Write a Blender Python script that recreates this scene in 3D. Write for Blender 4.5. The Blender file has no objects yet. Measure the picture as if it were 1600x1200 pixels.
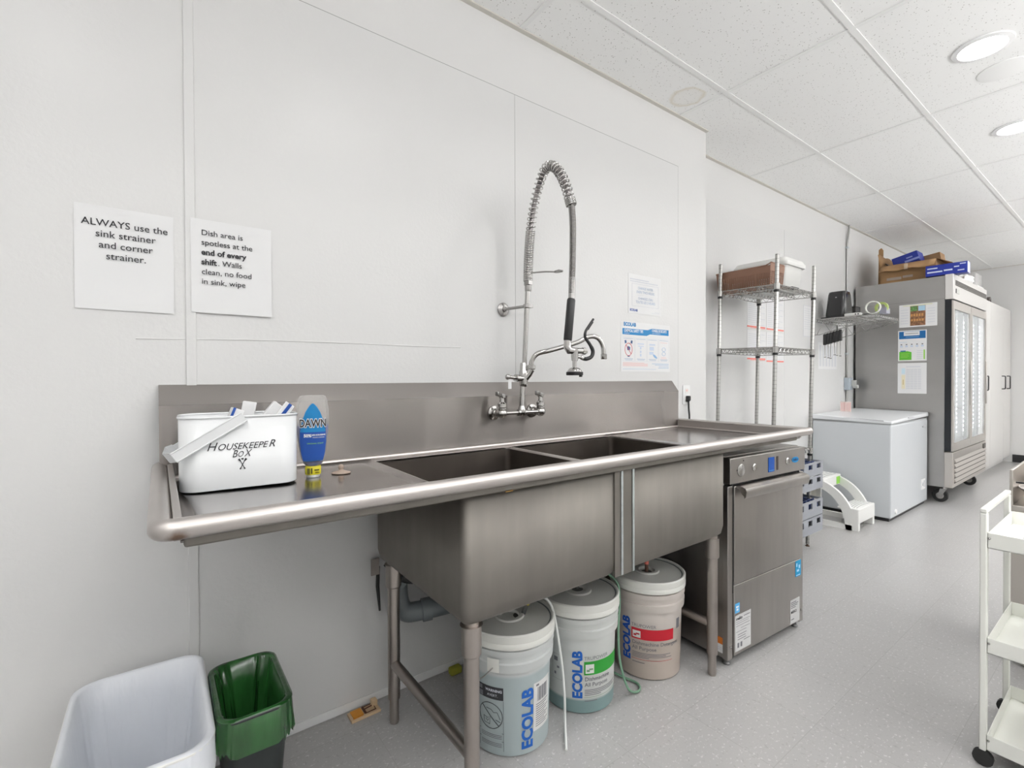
import bpy, bmesh, math, random
from mathutils import Matrix, Vector
random.seed(7)
PI = math.pi
S = bpy.context.scene
COL = S.collection
# ------------------------------------------------------------------ camera
yaw, pitch, roll = map(math.radians, (36.51, 0.558, -0.222))
def _cam_axes():
    cy, sy = math.cos(yaw), math.sin(yaw)
    A = Matrix(((cy, -sy, 0), (0, 0, -1), (sy, cy, 0)))        # rows: right, down, forward (columns: world x y z)
    cp, sp = math.cos(pitch), math.sin(pitch)
    P = Matrix(((1, 0, 0), (0, cp, -sp), (0, sp, cp)))
    cr, sr = math.cos(roll), math.sin(roll)
    Q = Matrix(((cr, -sr, 0), (sr, cr, 0), (0, 0, 1)))
    return Q @ P @ A
_M = _cam_axes()
cam_d = bpy.data.cameras.new('camera'); cam = bpy.data.objects.new('camera', cam_d); COL.objects.link(cam)
cam_d.sensor_width = 36; cam_d.lens = 36 * 746.3 / 1600; cam_d.clip_start = 0.02
r, d, f = _M[0], _M[1], _M[2]
cam.matrix_world = Matrix(((r[0], -d[0], -f[0], 0), (r[1], -d[1], -f[1], 0), (r[2], -d[2], -f[2], 1.182), (0, 0, 0, 1)))
S.camera = cam
# ------------------------------------------------------------------ world, lights, exposure
S.view_settings.view_transform = 'Standard'; S.view_settings.look = 'None'
S.view_settings.gamma = 1; S.view_settings.use_curve_mapping = False
S.view_settings.exposure = -0.10
W = bpy.data.worlds.new('world'); S.world = W; W.use_nodes = True
W.node_tree.nodes['Background'].inputs[0].default_value = (0.9, 0.95, 1, 1)
W.node_tree.nodes['Background'].inputs[1].default_value = 0.4
try:
    S.cycles.max_bounces = 10; S.cycles.diffuse_bounces = 6; S.cycles.glossy_bounces = 5
    S.cycles.transparent_max_bounces = 12; S.cycles.sample_clamp_indirect = 6
    S.cycles.caustics_reflective = False; S.cycles.caustics_refractive = False
except Exception:
    pass
ZC = 2.743
YA, YB, XCOR, XE = 1.709, 1.90, 2.80, 9.6
YS, XW = -3.4, -2.6
def area(name, loc, size, power, color=(1, 1, 1), rot=(0, 0, 0), shape='DISK', size_y=None, spread=PI):
    L = bpy.data.lights.new(name, 'AREA'); L.shape = shape; L.size = size; L.energy = power; L.color = color
    if size_y: L.size_y = size_y
    L.spread = spread
    o = bpy.data.objects.new(name, L); o.location = loc; o.rotation_euler = rot; COL.objects.link(o)
    return o
LAMPS = [(3.14, 0.50), (4.31, 0.53)]                                   # the two downlights in view
DOWN = [(x, 0.51) for x in (-1.55, -0.39, 0.78, 1.97)] + [(5.5, 0.53), (6.68, 0.53), (7.86, 0.53)]
DOWN2 = [(x, -1.5) for x in (-1.55, 0.2, 1.97, 3.7, 5.5, 7.3)]
for x, y in DOWN + LAMPS:
    area('downlight', (x, y, ZC - 0.025), 0.16, 4.5, (1, 0.995, 0.99), spread=2.6)
for x, y in DOWN2:
    area('downlight', (x, y, ZC - 0.025), 0.3, 1.6, (1, 0.995, 0.99), spread=2.6)
# unseen uplights added behind the camera to brighten the ceiling
for x, pw in ((1.0, 166), (6.4, 208)):
    area('added_uplight', (x, -1.5, 1.9), 5.3, pw, (1, 1, 1), rot=(PI, 0, 0), shape='RECTANGLE', size_y=0.3)
# ------------------------------------------------------------------ materials
MATS = {}
def mat(name, col, rough=0.5, metal=0.0, **k):
    if name in MATS: return MATS[name]
    m = bpy.data.materials.new(name); m.use_nodes = True; MATS[name] = m
    nt = m.node_tree; N = nt.nodes; L = nt.links; b = N['Principled BSDF']
    b.inputs['Base Color'].default_value = (*col, 1); b.inputs['Roughness'].default_value = rough; b.inputs['Metallic'].default_value = metal
    if 'spec' in k: b.inputs['Specular IOR Level'].default_value = k['spec']
    if 'emit' in k:
        b.inputs['Emission Color'].default_value = (*k.get('ecol', col), 1); b.inputs['Emission Strength'].default_value = k['emit']
    if 'sss' in k:
        b.inputs['Subsurface Weight'].default_value = k['sss']; b.inputs['Subsurface Radius'].default_value = (0.05, 0.05, 0.05); b.inputs['Subsurface Scale'].default_value = 0.3
    if 'trans' in k: b.inputs['Transmission Weight'].default_value = k['trans']
    if 'coat' in k: b.inputs['Coat Weight'].default_value = k['coat']; b.inputs['Coat Roughness'].default_value = 0.1
    if 'aniso' in k:
        b.inputs['Anisotropic'].default_value = k['aniso']
        cx = N.new('ShaderNodeCombineXYZ'); t = k.get('tan', (0, 0, 1))
        for i in range(3): cx.inputs[i].default_value = t[i]
        L.new(cx.outputs[0], b.inputs['Tangent'])
    tc = N.new('ShaderNodeTexCoord')
    def noise(scale, detail, stretch=(1, 1, 1)):
        mp = N.new('ShaderNodeMapping'); mp.inputs['Scale'].default_value = stretch
        L.new(tc.outputs['Object'], mp.inputs[0])
        n = N.new('ShaderNodeTexNoise'); n.inputs['Scale'].default_value = scale; n.inputs['Detail'].default_value = detail
        L.new(mp.outputs[0], n.inputs['Vector']); return n
    if 'vary' in k:                                                    # (scale, amount, stretch) blotchy colour
        sc, am, st = k['vary']
        n = noise(sc, 4, st); rp = N.new('ShaderNodeValToRGB')
        rp.color_ramp.elements[0].position = 0.3; rp.color_ramp.elements[1].position = 0.7
        rp.color_ramp.elements[0].color = (*[c * (1 - am) for c in col], 1); rp.color_ramp.elements[1].color = (*[min(1, c * (1 + am)) for c in col], 1)
        L.new(n.outputs['Fac'], rp.inputs[0]); L.new(rp.outputs[0], b.inputs['Base Color'])
    if 'rvary' in k:
        sc, lo, hi, st = k['rvary']
        n = noise(sc, 4, st); mr = N.new('ShaderNodeMapRange'); mr.inputs['To Min'].default_value = lo; mr.inputs['To Max'].default_value = hi
        mr.inputs['From Min'].default_value = 0.3; mr.inputs['From Max'].default_value = 0.7
        L.new(n.outputs['Fac'], mr.inputs['Value']); L.new(mr.outputs[0], b.inputs['Roughness'])
    if 'bandz' in k:                                                   # thin darker rings at a fixed pitch up the length
        pit, wd, am = k['bandz']; sz = N.new('ShaderNodeSeparateXYZ'); L.new(tc.outputs['Object'], sz.inputs[0])
        dv = N.new('ShaderNodeMath'); dv.operation = 'DIVIDE'; dv.inputs[1].default_value = pit; L.new(sz.outputs[2], dv.inputs[0])
        fc = N.new('ShaderNodeMath'); fc.operation = 'FRACT'; L.new(dv.outputs[0], fc.inputs[0])
        lt = N.new('ShaderNodeMath'); lt.operation = 'LESS_THAN'; lt.inputs[1].default_value = wd; L.new(fc.outputs[0], lt.inputs[0])
        mx = N.new('ShaderNodeMix'); mx.data_type = 'RGBA'; mx.inputs[6].default_value = (*col, 1); mx.inputs[7].default_value = (*[c * am for c in col], 1)
        L.new(lt.outputs[0], mx.inputs[0]); L.new(mx.outputs[2], b.inputs['Base Color'])
    if 'spot' in k:                                                    # one stain round a point
        pt, rad, sc_ = k['spot']
        vd = N.new('ShaderNodeVectorMath'); vd.operation = 'DISTANCE'; vd.inputs[1].default_value = pt; L.new(tc.outputs['Object'], vd.inputs[0])
        ns = noise(60, 3); ma = N.new('ShaderNodeMath'); ma.operation = 'MULTIPLY_ADD'; ma.inputs[1].default_value = rad * .8; L.new(ns.outputs['Fac'], ma.inputs[0]); L.new(vd.outputs['Value'], ma.inputs[2])
        mr = N.new('ShaderNodeMapRange'); mr.inputs['From Min'].default_value = rad * .7; mr.inputs['From Max'].default_value = rad * 1.4; mr.inputs['To Min'].default_value = .85; mr.inputs['To Max'].default_value = 0; L.new(ma.outputs[0], mr.inputs['Value'])
        mx = N.new('ShaderNodeMix'); mx.data_type = 'RGBA'; mx.inputs[7].default_value = (*sc_, 1); L.new(mr.outputs[0], mx.inputs[0])
        src = b.inputs['Base Color'].links[0].from_socket if b.inputs['Base Color'].links else None
        if src: L.new(src, mx.inputs[6])
        else: mx.inputs[6].default_value = (*col, 1)
        L.new(mx.outputs[2], b.inputs['Base Color'])
    if 'bump' in k:
        sc, st, stretch = k['bump']
        n = noise(sc, 3, stretch); bp = N.new('ShaderNodeBump'); bp.inputs['Strength'].default_value = st; bp.inputs['Distance'].default_value = 0.004
        L.new(n.outputs['Fac'], bp.inputs['Height']); L.new(bp.outputs[0], b.inputs['Normal'])
    if 'brush' in k:                                                   # brushed metal: (roughness, anisotropy, brushing direction)
        g = N.new('ShaderNodeBsdfAnisotropic'); g.distribution = 'GGX'; g.inputs['Roughness'].default_value = k['brush'][0]; g.inputs['Anisotropy'].default_value = k['brush'][1]
        cx = N.new('ShaderNodeCombineXYZ')
        for i in range(3): cx.inputs[i].default_value = k['brush'][2][i]
        L.new(cx.outputs[0], g.inputs['Tangent'])
        if b.inputs['Base Color'].links: L.new(b.inputs['Base Color'].links[0].from_socket, g.inputs['Color'])
        else: g.inputs['Color'].default_value = (*col, 1)
        mx = N.new('ShaderNodeMixShader'); mx.inputs[0].default_value = k['brush'][3]; L.new(b.outputs[0], mx.inputs[1]); L.new(g.outputs[0], mx.inputs[2]); L.new(mx.outputs[0], N['Material Output'].inputs[0])
    return m
def clear_mat(name, col, opacity, rough=0.05):
    if name in MATS: return MATS[name]
    m = mat(name, col, rough); nt = m.node_tree; N = nt.nodes; L = nt.links
    out = N['Material Output']; mx = N.new('ShaderNodeMixShader'); tr = N.new('ShaderNodeBsdfTransparent')
    lw = N.new('ShaderNodeLayerWeight'); lw.inputs[0].default_value = 0.25
    mr = N.new('ShaderNodeMapRange'); mr.inputs['To Min'].default_value = opacity; mr.inputs['To Max'].default_value = min(1, opacity + 0.55)
    L.new(lw.outputs['Facing'], mr.inputs['Value']); L.new(mr.outputs[0], mx.inputs[0])
    L.new(tr.outputs[0], mx.inputs[1]); L.new(N['Principled BSDF'].outputs[0], mx.inputs[2]); L.new(mx.outputs[0], out.inputs[0])
    return m
STEEL = (0.315, 0.292, 0.277)
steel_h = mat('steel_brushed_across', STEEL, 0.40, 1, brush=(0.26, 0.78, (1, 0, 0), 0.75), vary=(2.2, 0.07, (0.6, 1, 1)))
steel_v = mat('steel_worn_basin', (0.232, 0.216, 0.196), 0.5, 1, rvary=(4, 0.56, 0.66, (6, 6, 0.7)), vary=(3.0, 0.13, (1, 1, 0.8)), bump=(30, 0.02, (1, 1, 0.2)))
steel_in = mat('steel_dark_interior', (0.15, 0.128, 0.112), 0.42, 0.9, vary=(3.5, 0.25, (1, 1, 1)))  # darker, browner steel for the inside of the basins
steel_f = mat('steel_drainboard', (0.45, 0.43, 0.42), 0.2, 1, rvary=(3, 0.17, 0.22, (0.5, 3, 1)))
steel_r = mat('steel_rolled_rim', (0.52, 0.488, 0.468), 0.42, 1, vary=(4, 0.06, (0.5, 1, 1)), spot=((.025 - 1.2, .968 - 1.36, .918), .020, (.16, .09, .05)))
steel_leg = mat('steel_leg', (0.38, 0.345, 0.32), 0.38, 1, vary=(9, 0.10, (1, 1, 0.3)))
steel_dw = mat('steel_dishwasher', (0.38, 0.36, 0.34), 0.34, 1, rvary=(5, 0.30, 0.40, (8, 8, 0.6)), vary=(3, 0.09, (2, 2, 0.6)))
steel_fr = mat('steel_fridge', (0.42, 0.41, 0.40), 0.38, 1, vary=(1.6, 0.08, (1, 1, 2)))
steel_trim = mat('steel_fridge_trim', (0.66, 0.62, 0.58), 0.32, 1)
chrome = mat('chrome', (0.50, 0.49, 0.475), 0.12, 1)
chrome_soft = mat('chrome_worn', (0.42, 0.41, 0.40), 0.26, 1)
zinc = mat('chrome_wire', (0.46, 0.455, 0.44), 0.25, 1)
galv = mat('galvanised', (0.62, 0.66, 0.68), 0.35, 1, vary=(40, 0.12, (1, 1, 1)))
white_pl = mat('white_plastic', (0.80, 0.80, 0.78), 0.38)
white_en = mat('white_enamel', (0.80, 0.81, 0.82), 0.22)
paper = mat('paper', (0.77, 0.77, 0.775), 0.7)
ink = mat('ink', (0.03, 0.03, 0.035), 0.7)
ink_grey = mat('ink_grey', (0.17, 0.17, 0.19), 0.7)
ink_pale = mat('ink_pale', (0.60, 0.62, 0.68), 0.7)
blue = mat('print_blue', (0.008, 0.07, 0.34), 0.55)
sky = mat('print_sky_blue', (0.005, 0.21, 0.50), 0.5)
red = mat('print_red', (0.62, 0.01, 0.03), 0.5)
salmon = mat('print_salmon', (0.80, 0.22, 0.18), 0.6)
pinkish = mat('print_pale_red', (0.80, 0.50, 0.48), 0.6)
green = mat('print_green', (0.05, 0.40, 0.05), 0.5)
lime = mat('print_lime', (0.28, 0.62, 0.08), 0.5)
yellow = mat('print_yellow', (0.75, 0.66, 0.03), 0.5)
orange = mat('print_orange', (0.72, 0.20, 0.03), 0.5)
black = mat('black_plastic', (0.016, 0.016, 0.017), 0.42)
rubber = mat('black_rubber', (0.02, 0.02, 0.02), 0.6)
grey_pl = mat('grey_plastic', (0.42, 0.45, 0.50), 0.45)
pvc = mat('grey_pvc', (0.16, 0.18, 0.19), 0.4)
card = mat('cardboard', (0.42, 0.25, 0.12), 0.8, vary=(6, 0.10, (1, 1, 1)))
card_d = mat('cardboard_inside', (0.30, 0.18, 0.09), 0.85)
wallm = mat('wall_paint', (0.705, 0.701, 0.694), 0.45, bump=(60, 0.10, (1, 1, 1)))
panelm = mat('wall_panel', (0.69, 0.687, 0.682), 0.36, bump=(75, 0.16, (1, 1, 1)))
trimm = mat('trim_white', (0.83, 0.83, 0.83), 0.35)
# ceiling tile and floor materials
def ceiling_mat():
    m = mat('ceiling_tile', (0.89, 0.89, 0.88), 0.9); nt = m.node_tree; N = nt.nodes; L = nt.links; b = N['Principled BSDF']
    tc = N.new('ShaderNodeTexCoord')
    v = N.new('ShaderNodeTexVoronoi'); v.inputs['Scale'].default_value = 85; L.new(tc.outputs['Object'], v.inputs['Vector'])
    n = N.new('ShaderNodeTexNoise'); n.inputs['Scale'].default_value = 55; n.inputs['Detail'].default_value = 3; L.new(tc.outputs['Object'], n.inputs['Vector'])
    a = N.new('ShaderNodeMath'); a.operation = 'LESS_THAN'; a.inputs[1].default_value = 0.21; L.new(v.outputs['Distance'], a.inputs[0])
    c = N.new('ShaderNodeMath'); c.operation = 'GREATER_THAN'; c.inputs[1].default_value = 0.52; L.new(n.outputs['Fac'], c.inputs[0])
    mu = N.new('ShaderNodeMath'); mu.operation = 'MULTIPLY'; L.new(a.outputs[0], mu.inputs[0]); L.new(c.outputs[0], mu.inputs[1])
    mx = N.new('ShaderNodeMix'); mx.data_type = 'RGBA'; mx.inputs[6].default_value = (0.89, 0.89, 0.88, 1); mx.inputs[7].default_value = (0.50, 0.49, 0.47, 1)
    L.new(mu.outputs[0], mx.inputs[0])
    # brown water ring on one tile
    sb = N.new('ShaderNodeVectorMath'); sb.operation = 'DISTANCE'; sb.inputs[1].default_value = (2.37, 1.56, 0)
    sx = N.new('ShaderNodeSeparateXYZ'); L.new(tc.outputs['Object'], sx.inputs[0]); cb = N.new('ShaderNodeCombineXYZ')
    L.new(sx.outputs[0], cb.inputs[0]); L.new(sx.outputs[1], cb.inputs[1]); L.new(cb.outputs[0], sb.inputs[0])
    n2 = N.new('ShaderNodeTexNoise'); n2.inputs['Scale'].default_value = 14; L.new(cb.outputs[0], n2.inputs['Vector'])
    ad = N.new('ShaderNodeMath'); ad.operation = 'MULTIPLY_ADD'; ad.inputs[1].default_value = 0.05; L.new(n2.outputs['Fac'], ad.inputs[0]); L.new(sb.outputs['Value'], ad.inputs[2])
    rp = N.new('ShaderNodeValToRGB'); e = rp.color_ramp.elements
    e[0].position = 0.05; e[0].color = (0.08, 0.08, 0.08, 1); e[1].position = 0.125; e[1].color = (0, 0, 0, 1)
    x = e.new(0.095); x.color = (0.12, 0.12, 0.12, 1); x = e.new(0.11); x.color = (0.45, 0.45, 0.45, 1)
    L.new(ad.outputs[0], rp.inputs[0])
    m2 = N.new('ShaderNodeMix'); m2.data_type = 'RGBA'; m2.inputs[7].default_value = (0.62, 0.54, 0.38, 1)
    L.new(rp.outputs[0], m2.inputs[0]); L.new(mx.outputs[2], m2.inputs[6]); L.new(m2.outputs[2], b.inputs['Base Color'])
    return m
def floor_mat():
    m = mat('vinyl_tile', (0.55, 0.54, 0.53), 0.30); nt = m.node_tree; N = nt.nodes; L = nt.links; b = N['Principled BSDF']
    tc = N.new('ShaderNodeTexCoord')
    mp = N.new('ShaderNodeMapping'); mp.inputs['Location'].default_value = (-3.017 + 0.305 * 20, -0.992 + 0.305 * 20, 0); L.new(tc.outputs['Object'], mp.inputs[0])
    br = N.new('ShaderNodeTexBrick'); br.offset = 0; br.squash = 1
    for k, vv in (('Scale', 1), ('Mortar Size', 0.0011), ('Mortar Smooth', 0.3), ('Bias', 0), ('Brick Width', 0.305), ('Row Height', 0.305)): br.inputs[k].default_value = vv
    br.inputs['Color1'].default_value = (0.385, 0.377, 0.373, 1); br.inputs['Color2'].default_value = (0.41, 0.402, 0.397, 1); br.inputs['Mortar'].default_value = (0.33, 0.32, 0.31, 1)
    L.new(mp.outputs[0], br.inputs['Vector'])
    def speck(scale, lo, hi, stretch, dark):
        q = N.new('ShaderNodeMapping'); q.inputs['Scale'].default_value = stretch; L.new(tc.outputs['Object'], q.inputs[0])
        n = N.new('ShaderNodeTexNoise'); n.inputs['Scale'].default_value = scale; n.inputs['Detail'].default_value = 3; n.inputs['Roughness'].default_value = 0.6
        L.new(q.outputs[0], n.inputs['Vector'])
        rp = N.new('ShaderNodeValToRGB'); rp.color_ramp.elements[0].position = lo; rp.color_ramp.elements[1].position = hi
        rp.color_ramp.elements[0].color = (0, 0, 0, 1); rp.color_ramp.elements[1].color = (1, 1, 1, 1); L.new(n.outputs['Fac'], rp.inputs[0]); return rp
    s1 = speck(75, 0.60, 0.66, (1, 1.4, 1), 0); s2 = speck(60, 0.60, 0.68, (1.3, 1, 1), 1)
    m1 = N.new('ShaderNodeMix'); m1.data_type = 'RGBA'; m1.inputs[7].default_value = (0.54, 0.533, 0.528, 1); L.new(s1.outputs[0], m1.inputs[0]); L.new(br.outputs['Color'], m1.inputs[6])
    q = N.new('ShaderNodeMath'); q.operation = 'MULTIPLY'; q.inputs[1].default_value = 0.55; L.new(s2.outputs[0], q.inputs[0])
    m2 = N.new('ShaderNodeMix'); m2.data_type = 'RGBA'; m2.inputs[7].default_value = (0.29, 0.275, 0.268, 1); L.new(q.outputs[0], m2.inputs[0]); L.new(m1.outputs[2], m2.inputs[6])
    L.new(m2.outputs[2], b.inputs['Base Color'])
    return m
# ------------------------------------------------------------------ building helpers
XF = {}
def link(o): COL.objects.link(o); return o
def thing(name, label, cat, loc=(0, 0, 0), rz=0.0, group=None, rx=0.0):
    o = link(bpy.data.objects.new(name, None)); o.empty_display_size = 0.05
    o.location = loc; o.rotation_euler = (rx, 0, rz); o['label'] = label; o['category'] = cat
    if group: o['group'] = group
    XF[o] = Matrix.Translation(loc) @ Matrix.Rotation(rz, 4, 'Z') @ Matrix.Rotation(rx, 4, 'X')
    return o
def tag(o, label, cat, group=None):
    o['label'] = label; o['category'] = cat
    if group: o['group'] = group
    return o
class B:
    def __init__(s): s.bm = bmesh.new()
    def face(s, pts):
        try: s.bm.faces.new([s.bm.verts.new(p) for p in pts])
        except ValueError: pass
        return s
    def box(s, x0, y0, z0, x1, y1, z1, mtx=None):
        v = [Vector((x, y, z)) for z in (z0, z1) for y in (y0, y1) for x in (x0, x1)]
        if mtx is not None: v = [mtx @ p for p in v]
        v = [s.bm.verts.new(p) for p in v]
        for q in ((0, 2, 3, 1), (4, 5, 7, 6), (0, 1, 5, 4), (2, 6, 7, 3), (0, 4, 6, 2), (1, 3, 7, 5)): s.bm.faces.new([v[i] for i in q])
        return s
    def loft(s, rings, caps=True, closed=True):
        R = [[s.bm.verts.new(p) for p in rg] for rg in rings]; n = len(R[0])
        for a, b in zip(R, R[1:]):
            for i in range(n if closed else n - 1):
                j = (i + 1) % n; s.bm.faces.new((a[i], a[j], b[j], b[i]))
        if caps and closed:
            s.bm.faces.new(R[0][::-1]); s.bm.faces.new(R[-1])
        return s
    def prism(s, pts, vec):
        pts = [Vector(p) for p in pts]; vec = Vector(vec)
        return s.loft([pts, [p + vec for p in pts]])
    def tube(s, pts, r, n=8, closed=False, caps=True):
        P = [Vector(p) for p in pts]; m = len(P)
        rs = r if isinstance(r, (list, tuple)) else [r] * m
        T = []
        for i in range(m):
            a = P[(i - 1) % m] if (closed or i > 0) else P[i]; b = P[(i + 1) % m] if (closed or i < m - 1) else P[i]
            t = (b - a); T.append(t.normalized() if t.length > 1e-9 else Vector((0, 0, 1)))
        u = T[0].orthogonal().normalized(); rings = []
        for i in range(m):
            if i: 
                u = u - T[i] * u.dot(T[i]); u = u.normalized() if u.length > 1e-6 else T[i].orthogonal().normalized()
            w = T[i].cross(u)
            rings.append([P[i] + (u * math.cos(2 * PI * k / n) + w * math.sin(2 * PI * k / n)) * rs[i] for k in range(n)])
        if closed:
            R = [[s.bm.verts.new(p) for p in rg] for rg in rings]
            for i in range(m):
                a, b = R[i], R[(i + 1) % m]
                off = 0
                if i == m - 1:
                    off = min(range(n), key=lambda o: sum((a[k].co - b[(k + o) % n].co).length for k in range(n)))
                for k in range(n): s.bm.faces.new((a[k], a[(k + 1) % n], b[(k + 1 + off) % n], b[(k + off) % n]))
        else: s.loft(rings, caps)
        return s
    def cyl(s, p0, p1, r0, r1=None, n=16): return s.tube([p0, p1], [r0, r0 if r1 is None else r1], n)
    def lathe(s, prof, c=(0, 0, 0), n=32, axis='Z', caps=True):
        rings = []
        for rr, h in prof:
            ring = []
            for k in range(n):
                a = 2 * PI * k / n; x, y = rr * math.cos(a), rr * math.sin(a)
                p = {'Z': (x, y, h), 'Y': (x, h, -y), 'X': (h, x, y)}[axis]
                ring.append((c[0] + p[0], c[1] + p[1], c[2] + p[2]))
            rings.append(ring)
        return s.loft(rings, caps)
    def ball(s, c, r, n=12, sq=(1, 1, 1)):
        pr = [(r * math.sin(PI * i / n) + 1e-5, -r * math.cos(PI * i / n)) for i in range(n + 1)]
        rings = [[(c[0] + rr * math.cos(2 * PI * k / (2 * n)) * sq[0], c[1] + rr * math.sin(2 * PI * k / (2 * n)) * sq[1], c[2] + h * sq[2]) for k in range(2 * n)] for rr, h in pr]
        return s.loft(rings)
    def build(s, name, m, parent=None, bevel=0, smooth=40, local=False, origin=None, solid=0, seg=2):
        me = bpy.data.meshes.new(name); bmesh.ops.recalc_face_normals(s.bm, faces=s.bm.faces)
        if parent is not None:
            X = XF[parent]
            if not local: s.bm.transform(X.inverted())
        elif origin is not None: s.bm.transform(Matrix.Translation(-Vector(origin)))
        s.bm.to_mesh(me); s.bm.free()
        me.materials.append(m)
        if smooth:
            for p in me.polygons: p.use_smooth = True
            me.set_sharp_from_angle(angle=math.radians(smooth))
        o = link(bpy.data.objects.new(name, me))
        if parent is not None: o.parent = parent; XF[o] = XF[parent]
        elif origin is not None: o.location = origin; XF[o] = Matrix.Translation(origin)
        else: XF[o] = Matrix()
        if solid:
            md = o.modifiers.new('solid', 'SOLIDIFY'); md.thickness = abs(solid); md.offset = 1 if solid > 0 else -1
        if bevel:
            md = o.modifiers.new('bevel', 'BEVEL'); md.width = bevel; md.segments = seg; md.limit_method = 'ANGLE'; md.angle_limit = math.radians(35)
        return o
def struct(o): o['kind'] = 'structure'; return o
def rrect(x0, y0, x1, y1, r, n=5):
    out = []
    for cx, cy, a0 in ((x1 - r, y1 - r, 0), (x0 + r, y1 - r, PI / 2), (x0 + r, y0 + r, PI), (x1 - r, y0 + r, 1.5 * PI)):
        for i in range(n + 1):
            a = a0 + PI / 2 * i / n; out.append((cx + r * math.cos(a), cy + r * math.sin(a)))
    return out
def smooth_path(pts, k=8):
    P = [Vector(p) for p in pts]; out = []
    for i in range(len(P) - 1):
        p0 = P[i - 1] if i else P[0] * 2 - P[1]; p1, p2 = P[i], P[i + 1]; p3 = P[i + 2] if i + 2 < len(P) else P[-1] * 2 - P[-2]
        for j in range(k):
            t = j / k
            out.append(0.5 * ((2 * p1) + (p2 - p0) * t + (2 * p0 - 5 * p1 + 4 * p2 - p3) * t * t + (3 * p1 - p0 - 3 * p2 + p3) * t ** 3))
    out.append(P[-1]); return out
def text_mesh(s, size, align='LEFT', bold=0.0, shear=0.0, width=1.0, leading=1.0, space=1.0):
    cu = bpy.data.curves.new('t', 'FONT'); cu.body = s; cu.size = size; cu.align_x = align; cu.offset = bold; cu.shear = shear
    cu.resolution_u = 3; cu.space_line = leading; cu.space_character = space; cu.fill_mode = 'FRONT' if hasattr(cu, 'fill_mode') else cu.fill_mode
    o = link(bpy.data.objects.new('t', cu)); dg = bpy.context.evaluated_depsgraph_get(); dg.update()
    me = bpy.data.meshes.new_from_object(o.evaluated_get(dg)); bm = bmesh.new(); bm.from_mesh(me)
    bpy.data.objects.remove(o); bpy.data.curves.remove(cu); bpy.data.meshes.remove(me)
    for v in bm.verts: v.co.x *= width
    return bm
def FRAME(origin, xdir, ydir):
    x, y = Vector(xdir).normalized(), Vector(ydir).normalized(); z = x.cross(y); o = Vector(origin)
    return Matrix(((x[0], y[0], z[0], o[0]), (x[1], y[1], z[1], o[1]), (x[2], y[2], z[2], o[2]), (0, 0, 0, 1)))
def put_text(s, size, fr, x, y, m, parent, name='lettering', lift=0.0018, rot=0, **k):
    b = B(); b.bm.free(); b.bm = text_mesh(s, size, **k)
    if rot: b.bm.transform(Matrix.Rotation(rot, 4, 'Z'))
    b.bm.transform(fr @ Matrix.Translation((x, y, lift)))
    return b.build(name, m, parent, smooth=0)
def rects(lst, fr, m, parent, name='printed_panel', lift=0.0014, th=0.0003):
    b = B()
    for x0, y0, x1, y1 in lst: b.box(min(x0, x1), min(y0, y1), lift - th, max(x0, x1), max(y0, y1), lift, fr)
    return b.build(name, m, parent, smooth=0)
def polys(lst, fr, m, parent, name='printed_shape', lift=0.0016):
    b = B()
    for pts in lst: b.face([fr @ Vector((x, y, lift)) for x, y in pts])
    return b.build(name, m, parent, smooth=0)
def sheet_thing(name, label, cat, fr, w, h, m=paper, th=0.0010, curl=0.0, group=None):
    t = thing(name, label, cat, tuple(fr @ Vector((w / 2, 0, 0))), group=group)
    b = B(); n = 6
    if curl:
        top = [[fr @ Vector((w * i / n, h * j / n, 0.0012 + curl * (1 - j / n) ** 2 * (0.4 + 0.6 * i / n))) for i in range(n + 1)] for j in range(n + 1)]
        vs = [[b.bm.verts.new(p) for p in row] for row in top]
        for j in range(n):
            for i in range(n): b.bm.faces.new((vs[j][i], vs[j][i + 1], vs[j + 1][i + 1], vs[j + 1][i]))
        b.build('sheet', m, t, smooth=60)
    else:
        b.box(0, 0, 0.0002, w, h, th, fr); b.build('sheet', m, t, smooth=0)
    return t
def ring_pts(c, r, axis='Z', n=24, sx=1, sy=1):
    out = []
    for k in range(n):
        a = 2 * PI * k / n; x, y = r * sx * math.cos(a), r * sy * math.sin(a)
        p = {'Z': (x, y, 0), 'Y': (x, 0, y), 'X': (0, x, y)}[axis]; out.append((c[0] + p[0], c[1] + p[1], c[2] + p[2]))
    return out
# ------------------------------------------------------------------ the room
floorm = floor_mat(); ceilm = ceiling_mat()
struct(B().box(XW - .1, YS - .1, -0.08, XE + .1, YB + .15, 0).build('floor', floorm, smooth=0))
ce = struct(B().box(XW - .1, YS - .1, ZC, XE + .1, YB + .15, ZC + 0.06).build('ceiling', ceilm, smooth=0))
b = B()
for k in range(-9, 1):
    y = 1.408 + 0.589 * k
    if YS < y < YA: b.box(XW, y - .012, ZC - 0.004, XE, y + .012, ZC + .001)
for k in range(-5, 8):
    x = 2.503 + 1.193 * k
    if XW < x < XE:
        for j in range(-9, 2):
            y0 = 1.408 + 0.589 * (j - 1) + .012; y1 = min(y0 + 0.565, YA if x < XCOR else YB)
            if y0 < y1: b.box(x - .012, y0, ZC - 0.0035, x + .012, y1, ZC + .001)
struct(b.build('ceiling_grid', mat('grid_white', (0.84, 0.84, 0.83), 0.5), ce, smooth=0))
b = B()
b.box(XW, YA - .022, ZC - .006, XCOR, YA, ZC); b.box(XCOR, YB - .022, ZC - .006, XE, YB, ZC); b.box(XE - .022, YS, ZC - .006, XE, YB, ZC)
struct(b.build('ceiling_edge_angle', mat('grid_edge_shade', (0.62, 0.60, 0.55), 0.6), ce, smooth=0))  # wall angle coloured brownish to draw the shadow line along the walls
struct(B().box(XW, YA, 0, XCOR, YB + .12, ZC).build('wall_north', wallm, smooth=0))
struct(B().box(XCOR, YB, 0, XE, YB + .12, ZC).build('wall_north_recess', wallm, smooth=0))
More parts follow.
